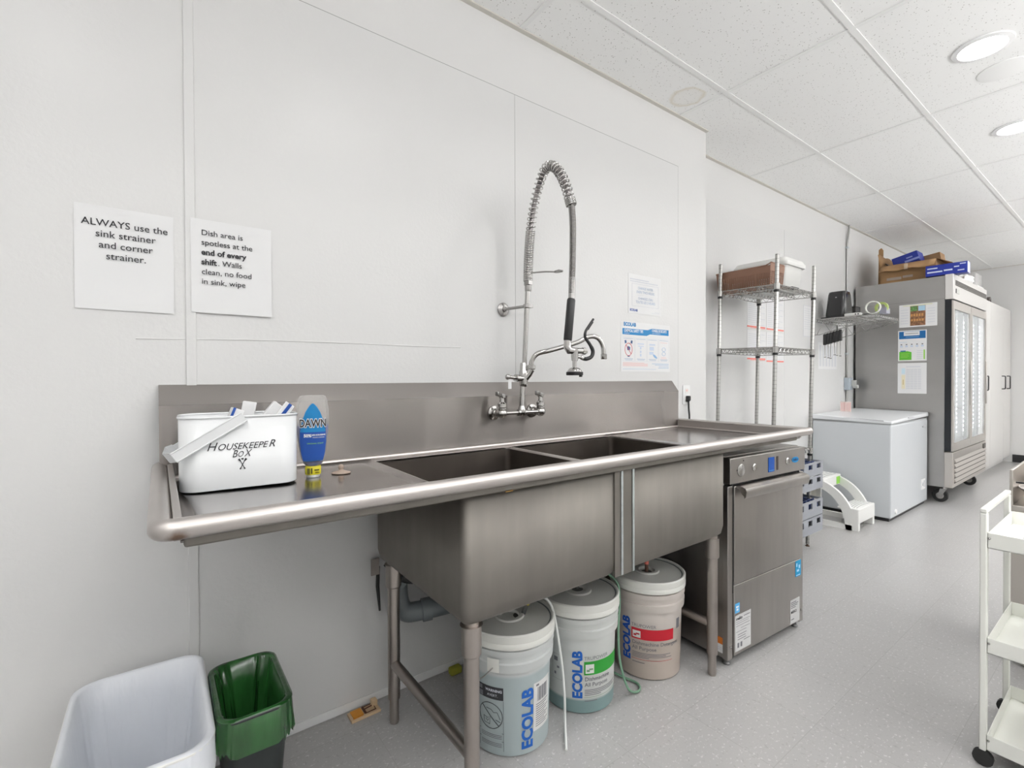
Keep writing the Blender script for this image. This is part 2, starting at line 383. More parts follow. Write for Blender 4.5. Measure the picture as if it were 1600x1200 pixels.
struct(B().box(XE, YS, 0, XE + .1, YB + .12, ZC).build('wall_east', wallm, smooth=0))
struct(B().box(XW - .1, YS, 0, XW, YB + .12, ZC).build('wall_west', wallm, smooth=0))
struct(B().box(XW - .1, YS - .1, 0, XE + .1, YS, ZC).build('wall_south', wallm, smooth=0))
struct(B().box(XE - .012, YS, 0, XE, 1.2, 0.105).build('baseboard_east', mat('base_black', (0.02, 0.02, 0.022), 0.5), smooth=0))
# wall panels with the joints between them
for i, (x0, x1) in enumerate(((-1.13, 0.067), (0.070, 1.2825), (1.285, 2.500))):
    struct(B().box(x0, YA - .003, 0.03, x1, YA, 2.446).build('trim_%d' % (i + 1), panelm, smooth=0))
struct(B().box(0.066, YA - .0075, 0.03, 0.092, YA - .003, 2.446).build('trim_4', panelm, smooth=0, bevel=.002))
struct(B().box(XW, YA - .006, 0.006, XCOR, YA, 0.034).build('trim_5', trimm, smooth=0))
b = B()
pts = [(x, YA - .0028 + .0004 * math.sin(x * 23), 1.302 + .004 * math.sin(x * 5) + .018 * max(0, x) * .9) for x in [-.05 + i * .05 for i in range(22)]]
struct(b.tube(pts, .0022, 6).build('trim_6', panelm))
struct(B().box(4.30, YB - .003, 0.03, 5.56, YB, 2.446).build('trim_7', panelm, smooth=0))
struct(B().box(3.05, YB - .003, 0.03, 4.297, YB, 2.446).build('trim_8', panelm, smooth=0))
struct(B().box(1.2825, YA - .0022, .03, 1.285, YA - .0005, 2.446).box(2.50, YA - .0022, .03, 2.5028, YA - .0005, 2.449).box(-1.13, YA - .0022, 2.446, 2.5, YA - .0005, 2.449)
       .build('trim_9', mat('joint_dark_gap', (0.34, 0.34, 0.33), 0.7), smooth=0))  # thin dark joint lines between the wall panels
# recessed lights in view
def downlight(x, y, label):
    t = thing('ceiling_light', label, 'ceiling light', (x, y, ZC), group='round recessed ceiling lights')
    b = B(); b.lathe([(0.085, ZC - .0005), (0.110, ZC - .0005), (0.108, ZC - .006), (0.088, ZC - .010), (0.085, ZC - .004)], (x, y, 0), 40, caps=False); b.build('trim_ring', trimm, t)
    b = B(); b.lathe([(0.0001, ZC - .005), (0.086, ZC - .005), (0.086, ZC - .002)], (x, y, 0), 40); b.build('lens', mat('lamp_lens', (1, 1, 1), 0.5, emit=9, ecol=(1, .99, .97)), t)
downlight(*LAMPS[0], 'glowing round recessed ceiling light nearest the camera, by the flush disc')
downlight(*LAMPS[1], 'glowing round recessed ceiling light second along the row, at the right edge')
b = B(); b.lathe([(0.0001, -.004), (0.097, -.004), (0.101, -.003), (0.102, 0)], (0, 0, 0), 40)
bm_o = b.build('ceiling_disc', mat('disc_white', (0.88, 0.88, 0.87), 0.8)); bm_o.location = (3.46, .47, ZC)
tag(bm_o, 'plain white flush round disc on the ceiling tile between the two lit lights', 'ceiling disc')
# ------------------------------------------------------------------ the stainless sink
BF = 1.660                                                             # front face of the backsplash
sink = thing('commercial_sink', 'long stainless steel two-compartment sink with side drainboards and high backsplash against the white wall', 'sink', (1.2, 1.36, 0))
b = B()
prof = [(YA - .004, 0.90), (BF, 0.90), (BF, 1.112), (YA - .004, 1.112)]
b.loft([[(x, y, z) for y, z in prof] for x in (0.0, 2.435)])
b.build('backsplash', steel_h, sink)
b = B(); b.loft([[(x, y, z) for y, z in ((YA - .004, 1.1122), (BF, 1.1122), (YA - .006, 1.170), (YA - .004, 1.170))] for x in (0.0, 2.435)])
bs = b.build('backsplash_fold', mat('steel_fold', (.36, .335, .32), .30, 1, vary=(2.2, .07, (.6, 1, 1))), sink, bevel=.0025)
fr = FRAME((0.055, BF + .0225, 1.134), (1, 0, 0), (0, .62, .78))
b = B()
for s in ([(0, .010), (.006, .018), (.012, .010), (.006, .004), (0, .010)], [(.018, .004), (.020, .016), (.025, .008), (.030, .017), (.032, .004)],
          [(.040, .012), (.046, .020), (.043, .010), (.049, .004), (.055, .012)], [(.048, .030), (.051, .024), (.047, .020)], [(.062, .018), (.078, .020)], [(.071, .019), (.067, .004), (.062, .006)]):
    b.tube([fr @ Vector((x, y, .0006)) for x, y in s], .0007, 5)
b.build('scratched_letters', mat('scratch_pale', (0.82, 0.80, 0.78), 0.6, 0.4), bs)
b = B(); b.tube([(0.03, BF - .004, .905), (2.42, BF - .004, .905)], .0075, 8); b.tube([(2.418, BF - .004, .905), (2.418, 1.01, .905)], .005, 8)
b.build('cove_seam', steel_r, sink)
def board(x0, x1, zl, zr, name):
    b = B(); n = 10
    def z(u, v):                                                       # u across x, v from the front to the back
        return (zl[0] * (1 - v) + zl[1] * v) * (1 - u) + (zr[0] * (1 - v) + zr[1] * v) * u
    rings = []
    for j in range(n + 1):
        v = j / n; y = 1.0 + (BF - 1.0) * v
        rings.append([b.bm.verts.new((x0 + (x1 - x0) * i / n, y, z(i / n, v))) for i in range(n + 1)])
    for j in range(n):
        for i in range(n): b.bm.faces.new((rings[j][i], rings[j][i + 1], rings[j + 1][i + 1], rings[j + 1][i]))
    return b.build(name, steel_f, sink, solid=-.003)
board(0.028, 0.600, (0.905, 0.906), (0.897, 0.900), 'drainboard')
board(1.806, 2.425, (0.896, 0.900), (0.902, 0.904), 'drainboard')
def basin(x0, x1):
    b = B(); y0, y1 = 1.017, 1.614
    rings = []
    for z, s in ((0.8915, 0), (0.60, 0), (0.57, .006), (0.556, .02), (0.551, .045)):
        rings.append([(x, y, z) for x, y in rrect(x0 + s, y0 + s, x1 - s, y1 - s, .022)])
    b.loft(rings, caps=False); b.bm.faces.new([b.bm.verts.new(p) for p in rings[-1]])
    bmesh.ops.remove_doubles(b.bm, verts=b.bm.verts, dist=1e-5)
    o = b.build('basin', steel_v, sink, solid=.0022, smooth=50); o.modifiers['solid'].offset = -1
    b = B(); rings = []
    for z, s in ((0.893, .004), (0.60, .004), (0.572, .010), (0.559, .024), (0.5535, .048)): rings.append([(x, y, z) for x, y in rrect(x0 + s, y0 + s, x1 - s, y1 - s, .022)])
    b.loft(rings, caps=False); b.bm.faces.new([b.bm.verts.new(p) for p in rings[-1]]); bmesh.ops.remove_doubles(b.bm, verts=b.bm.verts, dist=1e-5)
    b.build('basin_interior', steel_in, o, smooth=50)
    b = B(); cx, cy = (x0 + x1) / 2, 1.33
    b.lathe([(.0001, .5545), (.040, .5545), (.044, .5555), (.045, .553)], (cx, cy, 0), 24); b.build('drain_cup', chrome_soft, o)
    return o
basin(0.603, 1.176); basin(1.200, 1.804)
for xa in (0.5995, 1.8035):
    B().prism([(xa, 1.02, .8915), (xa, BF - .04, .8915), (xa, BF - .04, .8992), (xa, 1.02, .8962)], (.005, 0, 0)).build('basin_lip', steel_r, sink)
b = B(); b.box(1.174, 1.02, .86, 1.202, 1.61, .8985); b.build('divider', steel_r, sink, bevel=.010, seg=4)
b = B(); b.box(.60, 1.612, .893, 1.806, BF, .8995); b.build('faucet_ledge', steel_f, sink)
# front bay: rolled rim, apron, side rims
b = B(); b.box(1.150, 1.0125, .556, 1.243, 1.0165, .893); b.build('joint_cover', steel_v, sink)
for x in (1.1815, 1.2365):
    b = B(); b.box(x - .0045, 1.0085, .558, x + .0045, 1.0125, .893); b.build('joint_strip', galv, sink, bevel=.001)
ry, rz_ = 0.983, 0.9315
b = B()
path = [(0.0, 1.69, rz_)] + [(0.0, 1.02, rz_)] + [(0.019 - .019 * math.cos(a), 1.002 - .019 * math.sin(a), rz_) for a in (0.25, .5, .8, 1.1, 1.35)] + [(0.02, ry, rz_), (2.478, ry, rz_)]
b.tube(path, .0185, 20)
b.ball((2.478, ry, rz_), .0185, 8)
b.tube([(2.482, 1.0, rz_), (2.482, 1.69, rz_)], .0165, 14)
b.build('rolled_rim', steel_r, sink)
b = B()
b.box(.018, 1.000, .906, .031, 1.655, .947); b.box(2.420, .995, .903, 2.433, 1.655, .946); b.box(2.433, .995, .940, 2.478, 1.69, .9475)
b.box(.03, .997, .925, 2.42, 1.004, .944)
b.build('rim_inner_wall', steel_r, sink, bevel=.002)
b = B()
b.loft([[(x, y, z) for y, z in ((0.996, .935), (0.996, .893), (1.012, .8925), (1.012, .935))] for x in (.033, 2.388)])
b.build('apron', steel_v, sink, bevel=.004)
b = B(); b.loft([[(x, y, .8932) for x, y in rrect(.033, .998, .60, 1.69, .02)], [(x, y, .8942) for x, y in rrect(.033, .998, .60, 1.69, .02)]])
b.build('drainboard_underside', steel_v, sink)
# rust and water stains with a shape of their own
b = B(); b.box(.715, .9945, .8915, .738, .9962, .8945)
b.build('rust_mark', mat('rust', (0.30, 0.17, 0.05), 0.8), sink)
def leg(x, y, top):
    b = B(); b.cyl((x, y, .085), (x, y, top), .0205, n=20); o = b.build('leg', steel_leg, sink)
    b = B(); b.lathe([(.0265, top - .085), (.0265, .549), (.030, .5495), (.030, .5505)], (x, y, 0), 20); b.lathe([(.024, top - .09), (.0265, top - .085)], (x, y, 0), 20); b.build('leg_socket', steel_leg, o)
    b = B(); b.lathe([(.0145, 0), (.0165, .008), (.0155, .082), (.0195, .085), (.0205, .09)], (x, y, 0), 18); b.build('foot', steel_leg, o)
    return o
for x in (.645, 1.768):
    for y in (1.052, 1.562): leg(x, y, .56)
for x in (.645, 1.768):
    b = B(); b.cyl((x, 1.062, .205), (x, 1.552, .205), .0165, n=16); b.build('cross_brace', steel_leg, sink)
# ------------------------------------------------------------------ pre-rinse faucet
fau = thing('pre_rinse_faucet', 'tall chrome pre-rinse faucet with coiled spring hose on the sink backsplash', 'faucet', (1.234, BF, 1.04))
yb, zb = 1.598, 1.042
b = B(); b.cyl((1.118, yb, zb), (1.350, yb, zb), .0085, n=14); b.lathe([(.0135, -.014), (.017, -.008), (.017, .012), (.012, .024), (.011, .030)], (1.234, yb, zb), 14)
b.cyl((1.213, yb, zb), (1.255, yb, zb), .0135); b.build('mixing_bridge', chrome, fau)
for x in (1.132, 1.337):
    b = B()
    b.lathe([(.030, BF - .0015), (.029, BF - .006), (.019, BF - .010), (.019, BF - .028), (.0165, BF - .030), (.0165, yb)], (x, 0, zb), 20, axis='Y')
    b.ball((x, yb, zb), .021, 8); b.lathe([(.016, 0), (.018, .018), (.018, .022), (.014, .025), (.018, .028), (.018, .040), (.010, .047), (.008, .066)], (x, yb, zb), 18)
    v = b.build('valve', chrome, fau)
    b = B()
    b.loft([[(x - .008 + .004, yb - .010, zb + .062), (x + .012, yb - .010, zb + .062), (x + .012, yb + .010, zb + .062), (x - .008, yb + .010, zb + .062)],
            [(x - .010, yb - .010, zb + .084), (x + .012, yb - .010, zb + .080), (x + .012, yb + .010, zb + .080), (x - .010, yb + .010, zb + .084)]])
    b.loft([[(x - .006, yb - .010, zb + .066), (x - .006, yb + .008, zb + .066), (x - .006, yb + .008, zb + .084), (x - .006, yb - .010, zb + .084)],
            [(x - .040, yb - .032, zb + .074), (x - .046, yb - .016, zb + .074), (x - .046, yb - .016, zb + .092), (x - .040, yb - .032, zb + .092)]])
    b.build('lever_handle', chrome_soft, v, bevel=.003)
b = B(); b.cyl((1.234, yb, 1.06), (1.240, yb, 1.17), .0105, n=16); b.cyl((1.246, yb, 1.20), (1.270, yb, 1.60), .0105, n=16); b.build('riser_pipe', chrome, fau)
b = B()
b.lathe([(.012, 1.150), (.017, 1.156), (.017, 1.164), (.019, 1.172), (.019, 1.212), (.015, 1.222), (.014, 1.245), (.012, 1.252)], (1.243, yb, 0), 18)
b.tube([(1.243, yb, 1.180), (1.262, yb - .012, 1.205), (1.270, yb - .020, 1.225)], [.017, .016, .016], 14)
b.lathe([(.014, 1.222), (.018, 1.226), (.018, 1.240), (.013, 1.244)], (1.270, yb - .020, 0), 16)
b.tube([(1.235, yb - .005, 1.186), (1.190, yb - .012, 1.188)], .012, 12); b.tube([(1.207, yb - .009, 1.187), (1.192, yb - .012, 1.188)], .0155, 12)
cv = b.build('control_valve', chrome, fau)
b = B(); b.tube([(1.192, yb - .012, 1.188), (1.150, yb - .020, 1.192)], .008, 12); b.ball((1.147, yb - .020, 1.192), .012, 7); b.build('valve_knob', chrome, cv)
b = B(); b.box(1.147, yb - .0235, 1.143, 1.163, yb - .0225, 1.178); b.build('hang_tag', paper, cv)
b = B(); b.tube(smooth_path([(1.270, yb - .020, 1.235), (1.273, yb - .022, 1.262), (1.292, yb - .035, 1.290), (1.345, 1.535, 1.306), (1.455, 1.495, 1.340), (1.505, 1.468, 1.366), (1.542, 1.452, 1.360), (1.563, 1.443, 1.325), (1.566, 1.440, 1.283)], 7), .0105, 14)
b.lathe([(.012, 1.268), (.0135, 1.270), (.0135, 1.290), (.011, 1.292)], (1.566, 1.440, 0), 16); b.build('swing_spout', chrome, fau)
# hose path with coil spring around it
hp = smooth_path([(1.270, 1.598, 1.60), (1.274, 1.598, 1.70), (1.280, 1.594, 1.80), (1.284, 1.578, 1.90), (1.278, 1.535, 1.985), (1.262, 1.468, 2.032), (1.248, 1.395, 2.003), (1.243, 1.338, 1.925), (1.246, 1.305, 1.83)], 24)
def spring(path, R, rw, turns_per_m, n=10):
    out = []; ph = 0; P = path; u = None
    for i in range(len(P) - 1):
        t = (P[i + 1] - P[i]); Lg = t.length; t.normalize()
        u = t.orthogonal().normalized() if u is None else (u - t * u.dot(t)).normalized(); w = t.cross(u)
        tp = turns_per_m(i / len(P)); st = max(2, int(Lg * tp * n) + 1)
        for k in range(st):
            q = ph + 2 * PI * tp * Lg * k / st; out.append(P[i] + t * (Lg * k / st) + (u * math.cos(q) + w * math.sin(q)) * R)
        ph += 2 * PI * tp * Lg
    return out
def tpm(s): return 135 if s < 0.26 else (50 if s < 0.955 else 160)
b = B(); b.tube(spring(hp, .0185, .0028, tpm, 16), .0029, 6); b.build('coil_spring', chrome, fau, smooth=60)
b = B()
low = smooth_path([hp[-1], (1.247, 1.300, 1.76), (1.245, 1.299, 1.64), (1.240, 1.300, 1.50)], 16)
b.tube(hp + low[1:], .0105, 12); 
ho = b.build('hose', mat('hose_braid', (0.34, 0.32, 0.32), 0.32, 1), fau)
b = B(); b.tube(spring(low, .0108, .002, lambda s: 190, 10), .0022, 5); b.build('hose_ribs', chrome_soft, ho)
b = B(); b.lathe([(.013, 1.58), (.019, 1.584), (.019, 1.612), (.021, 1.614), (.021, 1.634), (.015, 1.638)], (1.270, 1.598, 0), 6); b.lathe([(.013, 1.556), (.0145, 1.562), (.0145, 1.585)], (1.270, 1.598, 0), 16); b.build('spring_nut', chrome_soft, fau)
b = B(); b.tube([(1.268, 1.595, 1.634), (1.30, 1.52, 1.630), (1.318, 1.478, 1.624)], [.0035, .0035, .003], 8); b.tube([(1.318, 1.478, 1.624), (1.316, 1.455, 1.6225), (1.322, 1.435, 1.620)], [.0055, .0075, .004], 8)
b.build('hose_hook', chrome_soft, fau)
b = B(); b.lathe([(.0001, -.002), (.030, -.002), (.030, -.006), (.022, -.010), (.012, -.012), (.0115, -.022), (.0001, -.022)], (1.214, YA - .003, 1.487), 24, axis='Y')
b.cyl((1.214, YA - .02, 1.487), (1.255, yb + .010, 1.492), .0065, n=12); b.lathe([(.013, 1.484), (.0155, 1.486), (.0155, 1.500), (.013, 1.502)], (1.2625, yb, 0), 16)
b.box(1.262, yb - .014, 1.486, 1.287, yb + .012, 1.500); wb = b.build('wall_bracket', chrome_soft, fau, bevel=.001)
# spray gun
gp = [(1.240, 1.300, 1.545), (1.238, 1.300, 1.485)]
b = B(); b.tube([(1.243, 1.300, 1.560), (1.240, 1.300, 1.475)], .0125, 14); b.build('hose_ferrule', chrome_soft, fau)
b = B(); b.tube([(1.239, 1.300, 1.480), (1.238, 1.300, 1.476), (1.220, 1.300, 1.328), (1.219, 1.300, 1.324)], [.014, .0158, .0158, .014], 16); b.build('grip', black, fau)
b = B()
b.tube([(1.219, 1.300, 1.325), (1.218, 1.300, 1.300), (1.222, 1.296, 1.289), (1.250, 1.292, 1.288), (1.300, 1.285, 1.288)], [.0135, .0145, .015, .012, .0105], 14)
b.cyl((1.282, 1.288, 1.288), (1.296, 1.286, 1.288), .0135, n=8); b.tube([(1.247, 1.292, 1.296), (1.248, 1.292, 1.262), (1.247, 1.292, 1.250)], [.014, .0135, .012], 14)
b.cyl((1.247, 1.292, 1.262), (1.247, 1.292, 1.215), .0082, n=14); b.cyl((1.247, 1.292, 1.268), (1.284, 1.286, 1.262), .006, n=10); b.ball((1.280, 1.286, 1.262), .009, 6)
b.lathe([(.009, 1.226), (.020, 1.222), (.026, 1.214), (.028, 1.209)], (1.247, 1.292, 0), 20); sv = b.build('spray_valve', chrome, fau)
b = B(); b.lathe([(.0001, 1.196), (.030, 1.196), (.0315, 1.198), (.0315, 1.208), (.029, 1.2095)], (1.247, 1.292, 0), 24); b.box(1.270, 1.283, 1.190, 1.278, 1.292, 1.198); b.build('spray_face', black, sv)
lp = smooth_path([(1.278, 1.286, 1.261), (1.300, 1.284, 1.258), (1.326, 1.282, 1.268), (1.333, 1.282, 1.290), (1.318, 1.284, 1.315), (1.298, 1.286, 1.338), (1.299, 1.287, 1.360), (1.318, 1.288, 1.384), (1.343, 1.288, 1.412)], 6)
b = B(); b.tube(lp, [.0075 if i < 22 else .0065 - .0022 * (i - 22) / 26 for i in range(len(lp))], 10)
for i in range(40, 47): b.ball(tuple(lp[i] + Vector((.004, 0, -.004))), .0035, 4)
b.build('squeeze_lever', black, sv)
# ------------------------------------------------------------------ housekeeper box and what is in it
hk = thing('housekeeper_box', 'white enamelled metal storage box with HOUSEKEEPER BOX lettering on the left drainboard', 'storage box', (.1745, 1.475, .906), rz=math.radians(-2.5))
b = B(); hw, hd = .1345, .088
b.loft([[(x, y, z) for x, y in rrect(-hw + s, -hd + s, hw - s, hd - s, .046 - s, 8)] for z, s in ((0, .003), (.003, 0), (.182, -.001))], caps=False)
b.bm.faces.new([b.bm.verts.new((x, y, .0015)) for x, y in rrect(-hw + .003, -hd + .003, hw - .003, hd - .003, .043, 8)])
body = b.build('body', white_en, hk, local=True, solid=-.0012)
b = B(); b.tube([(x, y, .184) for x, y in rrect(-hw - .001, -hd - .001, hw + .001, hd + .001, .047, 8)], .0028, 8, closed=True); b.build('rim', white_en, hk, local=True)
b = B()
def strap(y, yo):
    p = [Vector((-.143, y, .092)), Vector((.004, yo, .184))]
    dr = (p[1] - p[0]).normalized(); nn = Vector((-dr.z, 0, dr.x))
    q = [p[0] + nn * .012, p[0] - nn * .012, p[1] - nn * .011, p[1] + nn * .011]
    return q
q = strap(-.094, -.094); b.prism(q, (0, -.003, 0))
for s in (.012, -.012):
    dr = Vector((.147, 0, .092)).normalized(); nn = Vector((-dr.z, 0, dr.x))
    b.tube([Vector((-.143, -.0965, .092)) + nn * s, Vector((.004, -.0965, .184)) + nn * s], .002, 6)
q = strap(.094, .094); b.prism(q, (0, .003, 0))
nn = Vector((-.53, 0, .85))
b.prism([Vector((-.143, -.097, .092)) + nn * .012, Vector((-.143, -.097, .092)) - nn * .012, Vector((-.155, -.072, .086)) - nn * .010, Vector((-.155, -.072, .086)) + nn * .016], (-.002, 0, 0.002))
b.prism([Vector((-.155, -.072, .086)) + nn * .016, Vector((-.155, -.072, .086)) - nn * .010, Vector((-.155, .072, .086)) - nn * .010, Vector((-.155, .072, .086)) + nn * .016], (-.0025, 0, 0.002))
b.prism([Vector((-.143, .097, .092)) + nn * .012, Vector((-.143, .097, .092)) - nn * .012, Vector((-.155, .072, .086)) - nn * .010, Vector((-.155, .072, .086)) + nn * .016], (-.002, 0, 0.002))
b.build('handle', white_en, hk, local=True, bevel=.0008)
X = XF[hk]; fr = X @ FRAME((0, -hd - .0002, 0), (1, 0, 0), (0, 0, 1))
def small_caps(parts, y, total):
    # italic small capitals, laid out by their real widths and fitted to one line
    ms = [(text_mesh(t_, sz, shear=.35), sz) for t_, sz in parts]; ws_ = []
    for bm_, sz in ms: xs = [v.co.x for v in bm_.verts]; ws_.append((min(xs), max(xs)))
    gap = .0008; wsum = sum(b_ - a_ for a_, b_ in ws_) + gap * (len(ms) - 1); k = total / wsum; x = -total / 2
    for (bm_, sz), (a_, b_) in zip(ms, ws_):
        for v in bm_.verts: v.co.x = x + (v.co.x - a_) * k
        x += (b_ - a_ + gap) * k
        bm_.transform(fr @ Matrix.Translation((0, y, .0018))); q = B(); q.bm.free(); q.bm = bm_; q.build('lettering', ink, body, smooth=0)
small_caps([('H', .029), ('OUSEKEEPE', .0225), ('R', .0275)], .102, .152)
small_caps([('B', .026), ('O', .021), ('X', .026)], .082, .044)
b = B()
for sg in (1, -1):
    b.tube([fr @ Vector((-.0055 * sg, .050, .0008)), fr @ Vector((.005 * sg, .072, .0008))], .0009, 5); b.tube([fr @ Vector((.004 * sg, .070, .0006)), fr @ Vector((.0085 * sg, .0765, .0006))], [.0012, .0028], 6); b.tube([fr @ Vector((-.0055 * sg, .050, .0006)), fr @ Vector((-.0036 * sg, .054, .0006))], .0016, 6)
b.ball(fr @ Vector((-.0012, .0765, .0003)), .0018, 5); b.ball(fr @ Vector((.0012, .0765, .0003)), .0018, 5); b.tube([fr @ Vector((0, .0765, .0003)), fr @ Vector((0, .0735, .0003))], [.0022, .0003], 6)
b.build('crossed_brush_emblem', ink, body)
def packet(name, label, lx, ly, tilt, yawr, w, h, stripes, side=0):
    M4 = X @ Matrix.Translation((lx, ly, .058)) @ Matrix.Rotation(yawr, 4, 'Z') @ Matrix.Rotation(tilt, 4, 'Y')
    t = thing(name, label, 'packet', tuple(M4 @ Vector((0, 0, 0))))
    b = B(); b.box(-w / 2, -.010, 0, w / 2, .010, h, M4); b.build('sleeve', paper, t, bevel=.002)
    frp = M4 @ FRAME((-w / 2, -.0102, 0), (1, 0, 0), (0, 0, 1)); rects([(w * a, .0, w * c, h) for a, c in stripes], frp, blue, t, name='blue_stripe')
    return t
packet('cleaning_packet', 'white cleaning packet with blue edge sticking up mid box behind the handle', -.058, -.010, math.radians(22), .25, .030, .152, [(.02, .25)])
packet('cleaning_packet', 'plain white bent packet leaning behind the box handle', .004, .062, math.radians(10), -.2, .034, .160, [])
packet('cleaning_packet', 'white packet with blue band at the right end of the box nearest the soap bottle', .012, -.022, math.radians(36), -.1, .026, .188, [(.35, .7)])
packet('cleaning_packet', 'grey and white packet leaning left of the blue banded one at box right end', -.022, .028, math.radians(40), .1, .030, .195, [])
# ------------------------------------------------------------------ dish soap bottle (stands on its cap)
so = thing('dish_soap_bottle', 'clear upside-down squeeze bottle of blue dish soap with DAWN label behind the box', 'soap bottle', (.3575, 1.452, .9026), rz=math.radians(-13))
def oval(w, dpt, z, n=28): return [(w * math.cos(2 * PI * k / n), dpt * math.sin(2 * PI * k / n), z) for k in range(n)]
shell = [(.018, .016, .033), (.026, .021, .040), (.033, .025, .060), (.038, .027, .090), (.0425, .0285, .130), (.0445, .029, .165), (.044, .0285, .195), (.040, .026, .222), (.036, .024, .232), (.030, .020, .236)]
b = B(); b.loft([oval(*s) for s in shell]); b.build('shell', clear_mat('clear_plastic', (0.70, 0.68, 0.65), 0.25), so, local=True)
b = B(); b.loft([oval(a - .0018, c - .0018, z) for a, c, z in shell[:5] + [(.0435, .0288, .150)]]); b.build('soap', mat('blue_soap', (0.0, 0.055, 0.42), 0.12, coat=.5), so, local=True)
b = B(); b.lathe([(.0001, 0), (.017, 0), (.018, .003), (.018, .008)], (0, 0, 0), 24); b.build('cap_base', white_pl, so, local=True)
b = B(); b.loft([oval(.0205, .018, .008), oval(.0215, .019, .012), oval(.0215, .019, .030), oval(.019, .017, .033)]); cp = b.build('cap', yellow, so, local=True)
def wrap_oval(bm, w, dpt, off=.0006):
    for v in bm.verts:
        ph = -PI / 2 + v.co.x / w
        v.co = Vector(((w + off) * math.cos(ph), (dpt + off) * math.sin(ph) - 0.0, v.co.y))
def lab(pts, m, name, off, w=.0445, dd=.0282, parent=so):
    b = B(); nx = 14
    for (y0, hw0), (y1, hw1) in zip(pts, pts[1:]):
        for i in range(nx):
            a, c = -1 + 2 * i / nx, -1 + 2 * (i + 1) / nx
            b.face([(a * hw0, y0, 0), (c * hw0, y0, 0), (c * hw1, y1, 0), (a * hw1, y1, 0)])
    bmesh.ops.remove_doubles(b.bm, verts=b.bm.verts, dist=1e-6); wrap_oval(b.bm, w, dd, off); return b.build(name, m, parent, local=True)
L1 = lab([(.050, .026), (.075, .033), (.105, .037), (.135, .036), (.165, .029), (.190, .019), (.206, .009), (.213, .002)], sky, 'label', .0012, .0462, .0292)
lab([(.051, .0265), (.075, .0332), (.105, .0372), (.132, .0363)], blue, 'label_band', .0018, .0462, .0292, L1)
def otext(s, size, y, m, parent, off=.0026, x=0, **k):
    bm = text_mesh(s, size, 'CENTER', **k); bmesh.ops.translate(bm, verts=bm.verts, vec=(x, y, 0)); wrap_oval(bm, .0462, .0292, off); b = B(); b.bm.free(); b.bm = bm
    return b.build('lettering', m, parent, local=True, smooth=0)
otext('DAWN', .031, .147, paper, L1, .0024, bold=.0026, width=.74); otext('DAWN', .031, .147, ink, L1, .0030, bold=.0006, width=.74)
otext('50%',   .012, .118, paper, L1, x=-.014, bold=.0005); otext('LESS SCRUBBING', .0050, .122, paper, L1, x=.015, bold=.0003); otext('MORE GREASE', .0050, .115, paper, L1, x=.015); otext('ORIGINAL SCENT', .0055, .098, lime, L1, x=.006)
b = B(); b.box(-.0165, -.0196, .012, -.009, -.0188, .028); b.box(-.006, -.0196, .012, -.002, -.0188, .028); b.box(.003, -.0196, .020, .016, -.0188, .024); b.box(.005, -.0196, .014, .016, -.0188, .016); b.build('cap_marks', mat('cap_dark', (.10, .09, .01), .6), cp, local=True)
# ------------------------------------------------------------------ sink stopper
st = thing('sink_stopper', 'beige rubber sink stopper with ball knob lying on the left drainboard', 'sink stopper', (.440, 1.462, .9010))
b = B(); b.lathe([(.0001, .001), (.027, .001), (.028, .003), (.018, .006), (.009, .009), (.006, .013)], (.440, 1.462, .9010), 28); b.build('disc', mat('beige_rubber', (0.42, 0.33, 0.27), 0.5), st)
b = B(); b.ball((.440, 1.462, .9195), .0088, 8); b.build('knob', mat('beige_rubber', (0, 0, 0)), st)
# ------------------------------------------------------------------ signs and notices on the sink wall
PW = YA - .0035
def wf(x, z, y=None): return FRAME((x, PW if y is None else y, z), (1, 0, 0), (0, 0, 1))
fr = wf(-.176, 1.376); t = sheet_thing('paper_sign', 'white taped paper sign reading ALWAYS use the sink strainer left of the wall joint', 'sign', fr, .215, .280, curl=.0025)
for i, s in enumerate(('ALWAYS use the', 'sink strainer', 'and corner', 'strainer.')):
    put_text(s, .0262, fr, .108, .226 - .0296 * i, ink, t, lift=.0030 + .0006 * i, align='CENTER', bold=.0001)
fr = wf(.080, 1.385, PW - .004); t = sheet_thing('paper_sign', 'white paper sign reading Dish area is spotless right of the wall joint', 'sign', fr, .216, .279, curl=.0025)
for i, (s, bo) in enumerate((('Dish area is', 0), ('spotless at the', 0), ('end of every', 1), ('shift', 1), ('clean, no food', 0), ('in sink, wipe', 0))):
    put_text(s, .0232, fr, .026, .232 - .0292 * i, ink, t, lift=.0030 + .0004 * i, bold=.0007 if bo else .0001)
put_text('. Walls', .0232, fr, .026 + .0420, .232 - .0292 * 3, ink, t, lift=.0045, bold=.0001)
fr = wf(2.047, 1.540); t = sheet_thing('paper_notice', 'small pale notice about changing water above the blue banded safety poster', 'notice', fr, .285, .215)
rects([(.015, .185, .175, .190), (.015, .174, .255, .178)], fr, ink_pale, t)
rects([(.030, .042, .262, .0435), (.030, .163, .262, .1645), (.030, .042, .0315, .1645), (.2605, .042, .262, .1645), (.075, .102, .215, .1028)], fr, ink_pale, t, name='printed_border')
for s, y, m in (('CHANGE WATER', .136, ink_pale), ('EVERY TWO HOURS', .114, ink_pale), ("CHANGEZ L'EAU", .080, ink_pale), ('TOUTES LES 2 HEURES', .059, ink_pale)): put_text(s, .0200, fr, .146, y, mat('print_slate', (.33, .42, .58), .6), t, align='CENTER', width=.85)
put_text('ECOLAB', .017, fr, .012, .013, blue, t, bold=.0008); rects([(.20, .012, .27, .0135), (.23, .018, .27, .0195)], fr, ink_pale, t)
fr = wf(1.986, 1.222); w, h = .430, .270; t = sheet_thing('safety_poster', 'white chemical safety poster with wavy blue band above the right end of the backsplash', 'poster', fr, w, h)
put_text('ECOLAB', .027, fr, .022, .247, sky, t, bold=.0014)
